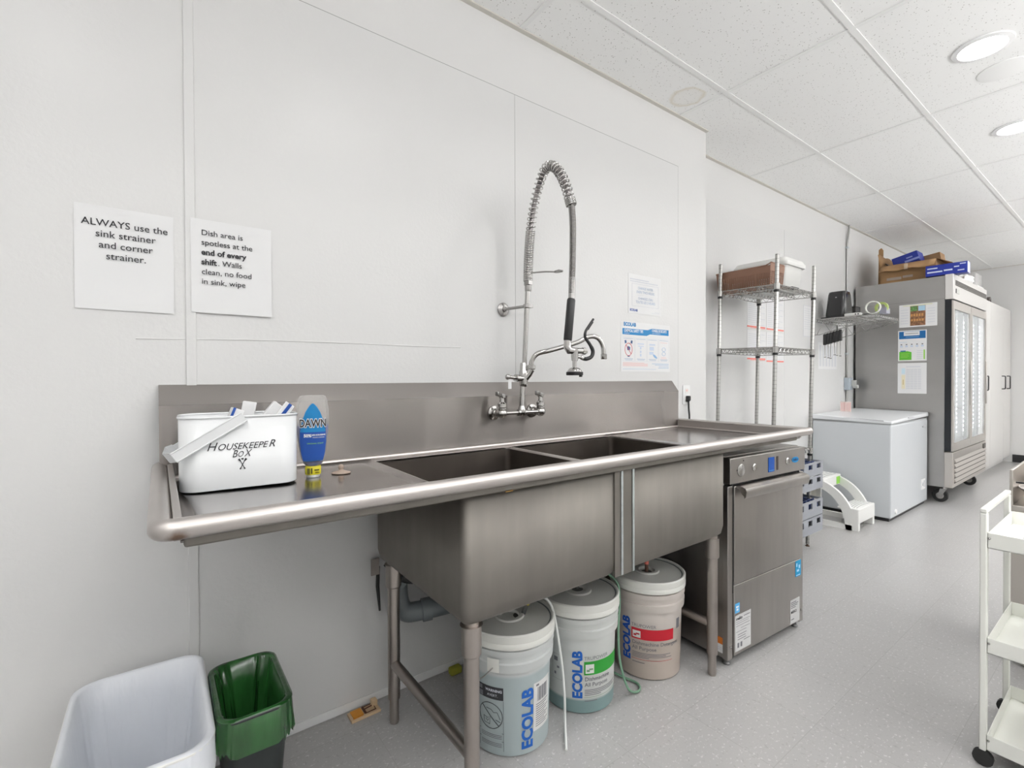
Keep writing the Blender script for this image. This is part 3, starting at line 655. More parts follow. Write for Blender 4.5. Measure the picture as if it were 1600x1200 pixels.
polys([[(.012, .200), (.215, .200), (.245, .210), (.418, .210), (.418, .243), (.262, .243), (.225, .233), (.012, .233)]], fr, sky, t, name='blue_band')
put_text('CHEMICAL SAFETY TIPS', .0215, fr, .026, .2145, paper, t, bold=.0006, width=.70); put_text('Conseils pour', .008, fr, .026, .2045, paper, t); put_text('CONSEILS DE SECURITE', .0200, fr, .262, .2255, paper, t, bold=.0006, width=.64); put_text('pour la manipulation', .009, fr, .266, .2155, paper, t)
for i in range(4):
    x0 = .014 + .1035 * i; rects([(x0, .056, x0 + .097, .0568), (x0, .186, x0 + .097, .1868), (x0, .056, x0 + .0008, .1868), (x0 + .0962, .056, x0 + .097, .1868)], fr, ink_pale, t, name='printed_border')
    rects([(x0 + .008, .178, x0 + .088, .180), (x0 + .014, .068, x0 + .084, .0705), (x0 + .020, .062, x0 + .078, .064)], fr, mat('print_slate', (0, 0, 0)), t)
cx, cy = .062, .120
b = B(); b.tube([fr @ Vector((cx + .030 * math.cos(a), cy + .034 * math.sin(a), .0010)) for a in [2 * PI * k / 24 for k in range(24)]], .0016, 4, closed=True); b.tube([fr @ Vector((cx - .021, cy + .024, .001)), fr @ Vector((cx + .021, cy - .024, .001))], .0016, 4); b.build('printed_ring', red, t)
navy = mat('print_navy', (.05, .11, .25), .6)
polys([[(cx - .030, cy + .030), (cx - .016, cy + .036), (cx - .020, cy + .050), (cx - .034, cy + .048)], [(cx + .030, cy + .030), (cx + .016, cy + .036), (cx + .020, cy + .050), (cx + .034, cy + .048)],
       [(cx - .010, cy - .004), (cx + .010, cy - .004), (cx + .014, cy + .012), (cx, cy + .018), (cx - .014, cy + .012)], [(cx - .008, cy - .040), (cx + .008, cy - .040), (cx + .010, cy - .034), (cx - .010, cy - .034)]], fr, navy, t)
mid = mat('print_mid_blue', (.24, .42, .66), .6)
rects([(.138, .150, .192, .156), (.142, .138, .190, .142), (.158, .124, .170, .136), (.158, .104, .170, .116), (.158, .084, .170, .098), (.240, .148, .292, .156), (.242, .120, .280, .140), (.240, .096, .276, .112)], fr, mat('print_faint_blue', (.55, .63, .76), .6), t)
polys([[(.275, .100), (.296, .092), (.312, .078), (.304, .074), (.286, .080), (.272, .092)]], fr, mid, t)
b = B()
for yy in (.128, .104): b.tube([fr @ Vector((.372 + .016 * math.cos(a), yy + .011 * math.sin(a), .001)) for a in [2 * PI * k / 18 for k in range(18)]], .0011, 4, closed=True)
b.build('printed_ring', mid, t)
rects([(.340, .166, .405, .168), (.345, .075, .400, .077), (.345, .082, .392, .084)] + [(.015, .030 + .0055 * i, .225 - .03 * (i == 3), .0325 + .0055 * i) for i in range(4)], fr, pinkish, t)
rects([(.262, .044, .418, .046), (.290, .037, .418, .039), (.325, .028, .418, .0298), (.320, .020, .418, .0218), (.015, .013, .30, .0142)], fr, mid, t)
# outlet with the black plug
t = thing('wall_outlet', 'pale duplex wall outlet right of the backsplash end', 'outlet', (2.582, YA, 1.085))
b = B(); b.loft([[(x, y, z) for x, z in rrect(2.546, 1.027, 2.618, 1.143, .006)] for y in (YA - .0005, YA - .006)]); op = b.build('cover_plate', trimm, t)
b = B()
for z in (1.108, 1.062): b.loft([[(x, y, zz) for x, zz in rrect(2.563, z - .016, 2.601, z + .016, .010)] for y in (YA - .006, YA - .0075)])
so2 = b.build('socket', mat('outlet_face', (.78, .77, .75), .4), op)
b = B(); b.box(2.575, YA - .0080, 1.104, 2.578, YA - .0074, 1.116); b.box(2.586, YA - .0080, 1.104, 2.589, YA - .0074, 1.116); b.build('slots', salmon, so2)
t = thing('electric_cable', 'black plug with cord hanging down from the wall outlet', 'power cord', (2.582, YA - .02, .90))
b = B(); b.loft([[(x, y, z) for x, z in rrect(2.570 + s, 1.042 + s, 2.598 - s, 1.078, .008)] for y, s in ((YA - .008, 0), (YA - .022, .002), (YA - .028, .006))]); b.build('plug', black, t)
b = B(); b.tube(smooth_path([(2.584, YA - .018, 1.044), (2.580, YA - .022, 1.00), (2.574, YA - .030, .95), (2.572, YA - .026, .88), (2.570, YA - .020, .70), (2.540, YA - .02, .40)], 6), .0055, 8); b.build('cord', black, t)
# ------------------------------------------------------------------ dishwasher
DWR = math.radians(-3.3)
dw = thing('undercounter_dishwasher', 'stainless undercounter dishwasher with control panel below the right drainboard', 'dishwasher', (1.853, 1.034, 0), rz=DWR)
Wd, Dd, Hd = .606, .600, .862
DX = XF[dw]
def dwb(name, m, fn, parent=dw, **k):
    b = B(); fn(b); return b.build(name, m, parent, local=True, **k)
dwb('body', steel_dw, lambda b: (b.box(.004, .022, .030, Wd - .004, Dd, Hd), b.box(0, .0, .030, .034, .024, .742), b.box(Wd - .034, .0, .030, Wd, .024, .742)), bevel=.002)
pan = dwb('control_panel', steel_dw, lambda b: b.box(.002, -.010, .752, Wd - .002, .022, Hd - .004), bevel=.003)
frd = DX @ FRAME((0, -.0102, 0), (1, 0, 0), (0, 0, 1))
dwb('dial', chrome_soft, lambda b: (b.lathe([(.026, -.010), (.026, -.0125), (.022, -.0145), (.0001, -.0145)], (.075, 0, .803), 28, axis='Y')), pan)
dwb('dial_mark', black, lambda b: (b.lathe([(.0032, -.011), (.0032, -.012), (.0001, -.012)], (.092, 0, .842), 10, axis='Y'), b.lathe([(.0032, -.011), (.0032, -.012), (.0001, -.012)], (.047, 0, .806), 10, axis='Y')), pan)
for x in (.172, .440): dwb('button', chrome, lambda b: b.lathe([(.0155, -.010), (.0155, -.014), (.012, -.0165), (.0001, -.0150)], (x, 0, .806), 24, axis='Y'), pan)
dwb('display', mat('display_blue', (0.0, 0.075, 0.40), 0.15), lambda b: b.box(.283, -.0115, .772, .331, -.0098, .836), pan)
rects([(.286, .776, .328, .7795)], frd, sky, pan, name='display_line', lift=.0018)
dwb('status_window', mat('dark_brown', (.035, .022, .018), .3), lambda b: b.box(.351, -.0112, .775, .365, -.0098, .836), pan)
b = B(); b.loft([[DX @ Vector((.512 + .030 * math.cos(a), y, .806 + .0135 * math.sin(a))) for a in [2 * PI * k / 24 for k in range(24)]] for y in (-.0100, -.0114)]); bd = b.build('logo_badge', mat('badge_blue', (.0, .22, .50), .4), pan)
put_text('meiko', .0165, frd, .512, .802, mat('badge_navy', (.0, .04, .16), .5), bd, lift=.0020, align='CENTER', bold=.0006)
door = dwb('door', steel_dw, lambda b: b.box(.037, -.006, .335, Wd - .037, .020, .740), bevel=.002)
def hnd(b):
    prof = [(-.006, .742), (-.030, .741), (-.044, .735), (-.049, .724), (-.046, .702), (-.040, .694), (-.038, .700), (-.043, .722), (-.040, .731), (-.028, .736), (-.006, .737)]
    b.loft([[(x, y, z) for y, z in prof] for x in (.052, Wd - .040)])
    b.prism([(.052, -.006, .740), (.052, -.044, .734), (.052, -.044, .700), (.052, -.030, .708), (.052, -.016, .728), (.052, -.006, .733)], (.0025, 0, 0))
dwb('door_handle', steel_dw, hnd, door)
low = dwb('lower_panel', steel_dw, lambda b: b.box(.037, -.004, .040, Wd - .037, .020, .330), bevel=.002)
dwb('panel_edge', mat('edge_bright', (.85, .84, .82), .25, 1), lambda b: b.box(.037, -.0052, .3300, Wd - .037, -.003, .3335), low)
dwb('hinge_edge', mat('gap_dark', (.02, .02, .02), .8), lambda b: (b.box(.034, -.001, .30, .0365, .02, .742), b.box(Wd - .0365, -.001, .30, Wd - .034, .02, .742), b.box(.03, .003, .742, Wd - .03, .02, .752)))
frl = DX @ FRAME((0, -.0042, 0), (1, 0, 0), (0, 0, 1))
def stick(name, x0, z0, x1, z1, m, parent=low): return rects([(x0, z0, x1, z1)], frl, m, parent, name=name, lift=.0008)
silver = mat('label_silver', (.60, .60, .60), .5)
s1 = stick('rating_label', .043, .055, .158, .205, silver)
put_text('meiko', .018, frl, .050, .184, ink, s1, lift=.0012, bold=.0006)
rects([(.105, .190, .150, .193), (.050, .176, .150, .1775), (.050, .168, .140, .1695), (.050, .158, .150, .1595), (.085, .145, .150, .1465), (.050, .134, .125, .1355), (.062, .120, .125, .1225), (.062, .110, .118, .1125), (.062, .100, .122, .1025), (.105, .090, .150, .0925), (.060, .068, .072, .088), (.082, .068, .094, .088)], frl, ink_grey, s1, lift=.0012, name='printed_lines')
s2 = stick('approval_sticker', .043, .215, .076, .255, mat('sticker_blue', (.10, .42, .78), .5)); rects([(.050, .236, .069, .243), (.053, .224, .066, .232)], frl, paper, s2, lift=.0012)
s3 = stick('service_label', .482, .045, .566, .155, silver); rects([(.487, .140, .535, .1435), (.487, .132, .552, .1355), (.487, .124, .545, .1275), (.487, .116, .530, .119), (.490, .062, .515, .066)], frl, ink_grey, s3, lift=.0012, name='printed_lines'); put_text('MEIKO', .017, frl, .487, .092, ink, s3, lift=.0012, bold=.0005)
s4 = stick('energy_star_sticker', .527, .254, .578, .328, mat('sticker_sky', (.0, .28, .55), .5)); rects([(.534, .258, .570, .262), (.534, .300, .545, .316), (.556, .290, .570, .306), (.540, .276, .560, .286)], frl, mat('sticker_pale', (.40, .65, .85), .5), s4, lift=.0012)
frs = DX @ FRAME((0, 0, 0), (0, -1, 0), (0, 0, 1)) @ Matrix.Translation((-.11, 0, -.0032))
ws = rects([(.028, .050, .108, .098)], frs, paper, dw, name='warning_label', lift=.0012); rects([(.028, .086, .108, .114)], frs, orange, ws, lift=.0014); rects([(.034, .062, .1, .064), (.034, .070, .09, .072)], frs, ink_pale, ws, lift=.0016)
for x in (.030, Wd - .030):
    for y in (.025, Dd - .05): dwb('foot', mat('foot_grey', (.16, .16, .16), .5, .6), lambda b: b.lathe([(.014, 0), (.016, .004), (.010, .010), (.010, .031)], (x, y, 0), 14))
for x in (.018, Wd - .018): dwb('screw', chrome_soft, lambda b: b.lathe([(.006, .0), (.006, -.002), (.0001, -.003)], (x, 0, .085), 12, axis='Y'))
# hoses and box between the buckets and the dishwasher
t = thing('detergent_crate', 'low dark crate with red strip beside the dishwasher behind the sink leg', 'crate', (1.79, 1.50, 0))
b = B(); b.box(1.762, 1.405, 0.0, 1.838, 1.66, .272); b.build('crate_body', mat('crate_brown', (.10, .075, .055), .6), t, bevel=.004)
b = B(); b.box(1.7605, 1.4035, .235, 1.8395, 1.6615, .260); b.build('red_strip', mat('dark_red', (.20, .015, .025), .5), t)
t = tag(B().tube(smooth_path([(1.81, 1.25, .245), (1.80, 1.35, .292), (1.77, 1.45, .304), (1.72, 1.56, .31), (1.70, 1.62, .40)], 6), .013, 10).build('drain_hose', mat('hose_grey', (.42, .40, .37), .5), origin=(1.80, 1.25, .245)), 'pale grey drain hose lying over the dark crate beside the dishwasher', 'hose')
# ------------------------------------------------------------------ buckets
pail_clear = {}
def pail_mat(name, col, liquid, level, warm=None):
    m = mat(name, col, .42); nt = m.node_tree; N = nt.nodes; L = nt.links; b = N['Principled BSDF']
    b.inputs['Subsurface Weight'].default_value = .25; b.inputs['Subsurface Radius'].default_value = (.03, .03, .03); b.inputs['Subsurface Scale'].default_value = .2
    tc = N.new('ShaderNodeTexCoord'); sx = N.new('ShaderNodeSeparateXYZ'); L.new(tc.outputs['Object'], sx.inputs[0])
    rp = N.new('ShaderNodeMapRange'); rp.inputs['From Min'].default_value = level - .004; rp.inputs['From Max'].default_value = level + .006; L.new(sx.outputs[2], rp.inputs['Value'])
    mx = N.new('ShaderNodeMix'); mx.data_type = 'RGBA'; mx.inputs[6].default_value = (*liquid, 1); mx.inputs[7].default_value = (*col, 1); L.new(rp.outputs[0], mx.inputs[0])
    L.new(mx.outputs[2], b.inputs['Base Color']); return m
PB, PT, PH = .130, .148, .392
def prad(z): return PB + (PT - .008 - PB) * z / PH
def bucket(c, label, m, wand_col, tape, wand_at, lift=.0):
    t = thing('detergent_bucket', label, 'bucket', (*c, 0), group='plastic chemical buckets under the sink')
    lp = lambda *pr: [(rr, z) for rr, z in pr]
    b = B(); b.lathe(lp((.0001, .004), (PB - .012, .004), (PB - .008, 0), (PB, .006), (prad(.20), .20), (prad(.270), .270), (prad(.270) + .009, .272), (prad(.30) + .010, .300), (prad(.302) + .005, .304), (prad(.31) + .005, .322), (prad(.32) + .011, .325), (prad(.33) + .010, .340), (prad(.34), .343), (prad(.36), .365)), (*c, 0), 56); body = b.build('pail', m, t)
    lidm = mat('bucket_lid', (.72, .72, .68), .4, sss=.2)
    b = B(); b.lathe(lp((PT - .003, .346), (PT + .004, .348), (PT + .005, .362), (PT + .003, .366), (PT + .004, .369), (PT + .005, PH - .003), (PT + .001, PH + .001), (PT - .004, PH), (PT - .007, PH - .006), (PT - .011, PH - .009), (.050, PH - .008), (.047, PH - .003), (.033, PH - .003), (.031, PH - .007), (.030, PH - .012), (.0001, PH - .012)), (*c, 0), 56, caps=False); lid = b.build('lid', lidm, t)
    b = B(); b.lathe([(PT - .0095, PH - .0085), (PT - .0075, PH - .0055), (PT - .0115, PH - .0078)], (*c, 0), 56, caps=False); b.build('lid_gasket', mat('gasket_grey', (.20, .23, .23), .6), lid)
    wx, wy = c[0] + wand_at[0], c[1] + wand_at[1]; zt = PH - .012
    b = B(); b.lathe([(.0001, zt + .0005), (.022, zt + .0005), (.022, zt + .001)], (c[0] + wand_at[0] * .5, c[1] + wand_at[1] * .5, 0), 20); b.build('bung_hole', mat('hole_grey', (.16, .16, .15), .7), lid)
    a = Vector((wx * .55 + c[0] * .45, wy * .55 + c[1] * .45, zt - .02)); e = Vector((wx, wy, PH + .048)); dr = (e - a)
    b = B(); b.tube([a, e], .0075, 12); wand = b.build('pickup_wand', wand_col, t)
    b = B(); b.tube([a + dr * .70, a + dr * .93], .0088, 12); b.build('tape_band', tape, wand)
    return t, body, e
def cyl_wrap(bm, c, phi, off=.0009):
    for v in bm.verts:
        rr = prad(v.co.y) + off + v.co.z; ph = phi + v.co.x / prad(.15)
        v.co = Vector((c[0] + rr * math.cos(ph), c[1] + rr * math.sin(ph), v.co.y))
def btext(c, phi, s, size, x, y, m, parent, rot=0, off=.0012, **k):
    bm = text_mesh(s, size, **k)
    if rot: bm.transform(Matrix.Rotation(rot, 4, 'Z'))
    bmesh.ops.subdivide_edges(bm, edges=[e for e in bm.edges if abs(e.verts[0].co.x - e.verts[1].co.x) > .01], cuts=3)
    bmesh.ops.translate(bm, verts=bm.verts, vec=(x, y, 0)); cyl_wrap(bm, c, phi, off)
    b = B(); b.bm.free(); b.bm = bm; return b.build('lettering', m, parent, smooth=0)
def bpatch(c, phi, lst, m, parent, name, off=.0009):
    b = B()
    for x0, y0, x1, y1 in lst:
        n = max(1, int(abs(x1 - x0) / .008)); 
        for i in range(n):
            xa, xb = x0 + (x1 - x0) * i / n, x0 + (x1 - x0) * (i + 1) / n; b.face([(xa, y0, 0), (xb, y0, 0), (xb, y1, 0), (xa, y1, 0)])
    bmesh.ops.remove_doubles(b.bm, verts=b.bm.verts, dist=1e-6); cyl_wrap(b.bm, c, phi, off); return b.build(name, m, parent)
def facing(c): return math.atan2(-c[1], -c[0])
ecob = mat('ecolab_blue', (.005, .075, .42), .5); ecob2 = mat('ecolab_bright_blue', (.008, .11, .46), .5)
dark_w = mat('wand_grey', (.12, .12, .12), .5); brown_w = mat('wand_brown', (.10, .05, .035), .5)
# grey-blue bucket nearest the camera
c1 = (.948, 1.300)
t1, p1, e1 = bucket(c1, 'nearest bucket with pale blue liquid, barcode label and warning panel behind front sink leg', pail_mat('pail_pale_blue', (.53, .55, .545), (.37, .43, .44), .255), dark_w, yellow, (.062, -.03))
f1 = facing(c1)
btext(c1, f1, 'ECOLAB', .052, .075, .022, ecob2, p1, rot=PI / 2, bold=.0022, width=.98)
wl = bpatch(c1, f1, [(-.108, .182, -.020, .222)], mat('print_black', (.025, .025, .03), .6), p1, 'warning_panel')
btext(c1, f1, 'WARNING', .0115, -.080, .206, ink_pale, wl, off=.0016, bold=.0004); btext(c1, f1, 'AVERT.', .0115, -.074, .191, ink_pale, wl, off=.0016)
bpatch(c1, f1, [(-.108, .184, -.090, .200), (-.106, .205, -.092, .218)], ink_grey, wl, 'warning_icon', .0014)
b = B()
circ = [(-.064 + .041 * math.cos(a), .128 + .041 * math.sin(a)) for a in [2 * PI * k / 28 for k in range(28)]]
def cw(x, y, off=.0014): rr = prad(y) + off; ph = f1 + x / prad(.15); return Vector((c1[0] + rr * math.cos(ph), c1[1] + rr * math.sin(ph), y))
b.tube([cw(*p) for p in circ], .0010, 4, closed=True); b.tube([cw(-.064 - .029 + .0058 * i, .128 + .029 - .0058 * i) for i in range(11)], .0010, 4)
for s in ([(-.088, .122), (-.086, .102), (-.066, .100), (-.064, .124), (-.074, .118), (-.088, .122)], [(-.078, .150), (-.060, .148), (-.052, .140), (-.040, .142), (-.030, .120)], [(-.046, .118), (-.030, .112)], [(-.080, .114), (-.074, .108), (-.068, .116)]): b.tube([cw(*p) for p in s], .0007, 4)
for s in ([(-.108, .18), (-.108, .02)], [(-.020, .18), (-.020, .02)], [(-.108, .076), (-.020, .076)], [(-.108, .050), (-.020, .050)]): b.tube([cw(*p) for p in s], .0004, 4)
for q in (0, .009): b.tube([cw(-.142 + q, .212), cw(-.142 + q, .176)], .0014, 4); b.tube([cw(-.146 + q, .206), cw(-.142 + q, .214), cw(-.138 + q, .206)], .0012, 4)
b.tube([cw(-.150, .172), cw(-.124, .158)], .0014, 4)
b.build('handling_symbols', ink, p1)
bpatch(c1, f1, [(-.100, .068 - .005 * i, -.026, .070 - .005 * i) for i in range(3)] + [(-.100, .042 - .005 * i, -.026, .044 - .005 * i) for i in range(3)], ink_grey, p1, 'small_print')
bl = bpatch(c1, f1, [(.079, .068, .160, .222)], mat('label_paper', (.66, .66, .65), .6), p1, 'barcode_label', .0012)
bpatch(c1, f1, [(.094 + .0045 * i, .160, .096 + .0045 * i + .001 * (i % 3), .205) for i in range(11)], ink_grey, bl, 'barcode', .0017); bpatch(c1, f1, [(.088, .150 - .007 * i, .150 - .01 * (i % 3), .1525 - .007 * i) for i in range(11)] + [(.088, .210, .100, .216)], ink_grey, bl, 'small_print', .0017)
b = B(); cwz = lambda x, y, off: cw(x, y, off); b.tube([cw(-.048, .290, .013), cw(-.070, .262, .022), cw(-.100, .235, .024), cw(-.150, .200, .018), cw(-.20, .18, .02)], .0021, 6); b.build('bail_handle', mat('wire_grey', (.45, .44, .42), .4, .6), t1)
bpatch(c1, f1, [(-.066, .275, -.030, .318)], mat('bucket_lid', (0, 0, 0)), p1, 'bail_boss', .0105)
# teal bucket with green label
c2 = (1.270, 1.300)
t2, p2, e2 = bucket(c2, 'middle bucket with green label band and a little teal liquid under the sink', pail_mat('pail_teal', (.54, .555, .54), (.19, .28, .28), .052), dark_w, rubber, (.02, .03))
f2 = facing(c2)
btext(c2, f2, 'ECOLAB', .046, .012, .058, ecob2, p2, rot=PI / 2, bold=.0022, width=.98)
def label_block(c, f, x0, w, m, mi, p, words, ytop, bh):
    btext(c, f, words[0], .0175, x0, ytop + .006, ink_grey, p); lb = bpatch(c, f, [(x0, ytop - bh, x0 + w, ytop)], m, p, 'label_band')
    bpatch(c, f, [(x0 + .005, ytop - bh + .006, x0 + .036, ytop - .010)], mat('label_paper', (0, 0, 0)), lb, 'label_icon', .0014); bpatch(c, f, [(x0 + .009, ytop - bh + .012, x0 + .020, ytop - bh + .020), (x0 + .018, ytop - bh + .018, x0 + .032, ytop - bh + .024)], mi, lb, 'icon_mark', .0019)
    btext(c, f, words[1], .0200, x0 + .002, ytop - bh - .021, ink_grey, p, bold=.0002); btext(c, f, words[2], .0200, x0 + .002, ytop - bh - .041, ink_grey, p, bold=.0002)
    bpatch(c, f, [(x0 + .002, ytop - bh - .055 - .006 * i, x0 + w * (.92, .80, .95, .4)[i], ytop - bh - .0525 - .006 * i) for i in range(4)] + [(x0 + .002, ytop - bh - .094, x0 + w * .3, ytop - bh - .091)], ink_grey, p, 'small_print')
    bpatch(c, f, [(x0, ytop - bh - .0805, x0 + w * .98, ytop - bh - .079)], mi, p, 'rule_line')
label_block(c2, f2, .020, .165, mat('label_green', (.02, .30, .03), .5), mat('label_green_line', (.18, .30, .18), .5), p2, ('TRUPOWER', 'Dishmachine', 'All Purpose'), .190, .048)
bpatch(c2, f2, [(-.100, .110, -.0993, .20), (-.060, .110, -.0593, .20), (-.100, .110, -.06, .1107), (-.100, .20, -.06, .2007), (-.092, .125, -.084, .135), (-.080, .150, -.070, .158), (-.092, .175, -.076, .190)], ink_grey, p2, 'handling_symbols')
# orange bucket with red label
c3 = (1.630, 1.262)
t3, p3, e3 = bucket(c3, 'far bucket with red label band and amber liquid beside the dishwasher', pail_mat('pail_amber', (.54, .495, .46), (.43, .37, .325), .20), brown_w, salmon, (-.012, -.008))
f3 = facing(c3)
btext(c3, f3, 'ECOLAB', .046, -.068, .068, ecob, p3, rot=PI / 2, bold=.0022, width=.98)
label_block(c3, f3, -.060, .170, mat('label_red', (.50, .005, .02), .5), mat('label_red_line', (.42, .03, .04), .5), p3, ('TRUPOWER', 'Dishmachine Detergent', 'All Purpose'), .203, .043)
bpatch(c3, f3, [(.128, .195, .150, .235)], ink_grey, p3, 'small_print')
# tubes
tag(B().tube(smooth_path([tuple(e1), (e1[0] + .025, e1[1] - .012, e1[2] + .006), (e1[0] + .062, e1[1] - .045, e1[2] - .035), (e1[0] + .082, e1[1] - .068, .24), (e1[0] + .088, e1[1] - .078, .12), (e1[0] + .085, e1[1] - .085, .02), (e1[0] + .02, e1[1] - .16, .006)], 8), .0042, 10)
    .build('chemical_tube', mat('tube_white', (.74, .75, .73), .35), origin=(e1[0] + .02, e1[1] - .16, .002)), 'thin white tube running from the nearest bucket down to the floor', 'tube')
tag(B().tube(smooth_path([(1.395, 1.36, .44), (1.432, 1.262, .395), (1.440, 1.245, .33), (1.410, 1.225, .22), (1.385, 1.195, .12), (1.395, 1.165, .03), (1.440, 1.155, .007), (1.475, 1.185, .007), (1.455, 1.260, .010), (1.43, 1.36, .02)], 8), .0046, 10)
    .build('chemical_tube', mat('tube_green', (.16, .29, .20), .3), origin=(1.44, 1.155, .002)), 'thin green tube looping on the floor between the green and red labelled buckets', 'tube')
tag(B().tube(smooth_path([(e3[0], e3[1], e3[2]), (e3[0] - .004, e3[1] + .02, e3[2] + .06), (e3[0] - .01, e3[1] + .12, e3[2] + .10)], 6), .0040, 8).build('chemical_tube', mat('tube_brown', (.13, .07, .05), .4), origin=tuple(e3)), 'thin brown tube rising from the lid of the red labelled bucket', 'tube')
# waste pipe behind the basin
t = thing('waste_pipe', 'grey plastic waste pipe under the basin by the back leg', 'pipe', (.74, 1.60, .30))
b = B(); b.tube(smooth_path([(.700, 1.655, .44), (.700, 1.640, .375), (.715, 1.620, .340), (.760, 1.600, .338), (.86, 1.57, .345), (1.10, 1.50, .365)], 6), .034, 18); pp = b.build('pipe_run', pvc, t)
b = B(); b.tube([(.768, 1.598, .338), (.800, 1.588, .340)], .0405, 18); b.tube([(.715, 1.648, .43), (.700, 1.655, .45)], .041, 18); b.build('coupling', pvc, pp)
b = B(); b.tube(smooth_path([(.66, 1.66, .52), (.70, 1.62, .47), (.76, 1.60, .46), (.82, 1.60, .53)], 5), .016, 10); b.build('valve_body', black, t)
t = tag(B().tube([(.640, 1.692, .50), (.636, 1.688, .43), (.642, 1.684, .34)], [.007, .007, .004], 8).build('black_strap', rubber, origin=(.622, 1.68, .34)), 'black strap hanging at the wall behind the back left sink leg', 'strap')
t = tag(B().box(.610, 1.68, .475, .640, 1.684, .535).build('wall_clip', steel_leg, origin=(.60, 1.70, .50)), 'small grey metal plate at the wall beside the back leg', 'bracket')
# mouse trap, sponge
t = thing('mouse_trap', 'small wooden mouse trap with orange pedal on the floor against the wall', 'mouse trap', (.575, 1.665, 0), rz=.02)
wood = mat('pale_wood', (.62, .45, .28), .7)
b = B(); b.box(-.052, -.026, 0, .052, .024, .009); b.build('board', wood, t, local=True, bevel=.001)
b = B(); b.box(-.044, -.020, .011, -.008, .019, .014); b.box(-.044, -.020, .009, -.010, -.017, .013); b.build('pedal', mat('trap_orange', (.66, .27, .03), .6), t, local=True)
b = B(); b.tube([(.000, -.016, .012), (.000, .018, .012)], .004, 8); b.tube([(.000, -.018, .012), (.036, -.018, .013), (.036, .018, .013), (.000, .018, .012)], .0016, 6); b.tube([(-.002, 0, .015), (.028, .002, .017)], .002, 6); b.build('spring_bar', mat('rust_iron', (.12, .05, .03), .6, .5), t, local=True)
b = B(); b.box(.030, .000, .009, .050, .022, .030); b.build('bait_block', mat('pale_wood', (0, 0, 0)), t, local=True, bevel=.002)
tag(B().box(.925, 1.660, .0, .975, 1.690, .028).build('sponge', mat('sponge_yellow', (.35, .34, .04), .9), origin=(.94, 1.665, 0), bevel=.006), 'yellow sponge on the floor behind the front left sink leg', 'sponge')
# ------------------------------------------------------------------ waste bins
def bin_(name, label, x0, y0, x1, y1, H, m, linerm, over, r, creases, drop, seed):
    t = thing(name, label, 'waste bin', ((x0 + x1) / 2, (y0 + y1) / 2, 0)); rnd = random.Random(seed)
    b = B(); b.loft([[(x, y, z) for x, y in rrect(x0 + s, y0 + s, x1 - s, y1 - s, r, 6)] for z, s in ((.0, .030), (.006, .026), (H, 0))], caps=False)
    b.bm.faces.new([b.bm.verts.new((x, y, .004)) for x, y in rrect(x0 + .028, y0 + .028, x1 - .028, y1 - .028, r, 6)])
    b.tube([(x, y, H) for x, y in rrect(x0 - .003, y0 - .003, x1 + .003, y1 + .003, r, 6)], .005, 8, closed=True); b.build('bin_body', m, t)
    b = B(); base = rrect(0, 0, 1, 1, .2, 14); n = len(base); rings = []
    cx, cy = (x0 + x1) / 2, (y0 + y1) / 2
    for z, s, am in ((H - over, -.008, .35), (H - over * .5, -.007, .25), (H + .004, -.006, .06), (H + .0075, .000, .05), (H + .003, .007, .1), (H - .06, .016, .6), (H - .15, .024, 1.0), (H - .24, .034, 1.0), (H - drop, .060, .8)):
        ring = rrect(x0 + s, y0 + s, x1 - s, y1 - s, r, 14); out = []
        for i, (x, y) in enumerate(ring):
            a = 2 * PI * i / n; w = creases * am * (math.sin(a * 9 + seed) * .5 + math.sin(a * 17 + 1.3 * seed + z * 9) * .35 + math.sin(a * 31 + z * 30) * .2)
            dx, dy = x - cx, y - cy; q = math.hypot(dx, dy); zz = z + (rnd.uniform(-.012, .012) if z < H - over * .9 and s < 0 else 0)
            sg = -abs(w) if s > 0.003 else abs(w)
            out.append((x + dx / q * sg, y + dy / q * sg, zz))
        rings.append(out)
    b.loft(rings, caps=False); b.bm.faces.new([b.bm.verts.new(p) for p in rings[-1]]); b.build('bin_liner', linerm, t, smooth=60)
    return t
lin_w = mat('liner_white', (.74, .76, .80), .28, sss=.3, bump=(9, .8, (3, 3, .8)))
lin_g = mat('liner_green', (.018, .085, .020), .2, coat=.5, bump=(9, 1.0, (2.5, 2.5, .5)), vary=(14, .5, (1, 1, .3)))
bin_('waste_bin', 'white waste bin with clear white liner on the floor at lower left', -.175, 1.20, .088, 1.628, .400, white_pl, lin_w, .07, .055, .006, .34, 3)
bin_('waste_bin', 'smaller black waste bin lined with green bag right of the white bin', .108, 1.285, .262, 1.560, .378, mat('bin_black', (.015, .02, .02), .4), lin_g, .075, .04, .020, .30, 5)
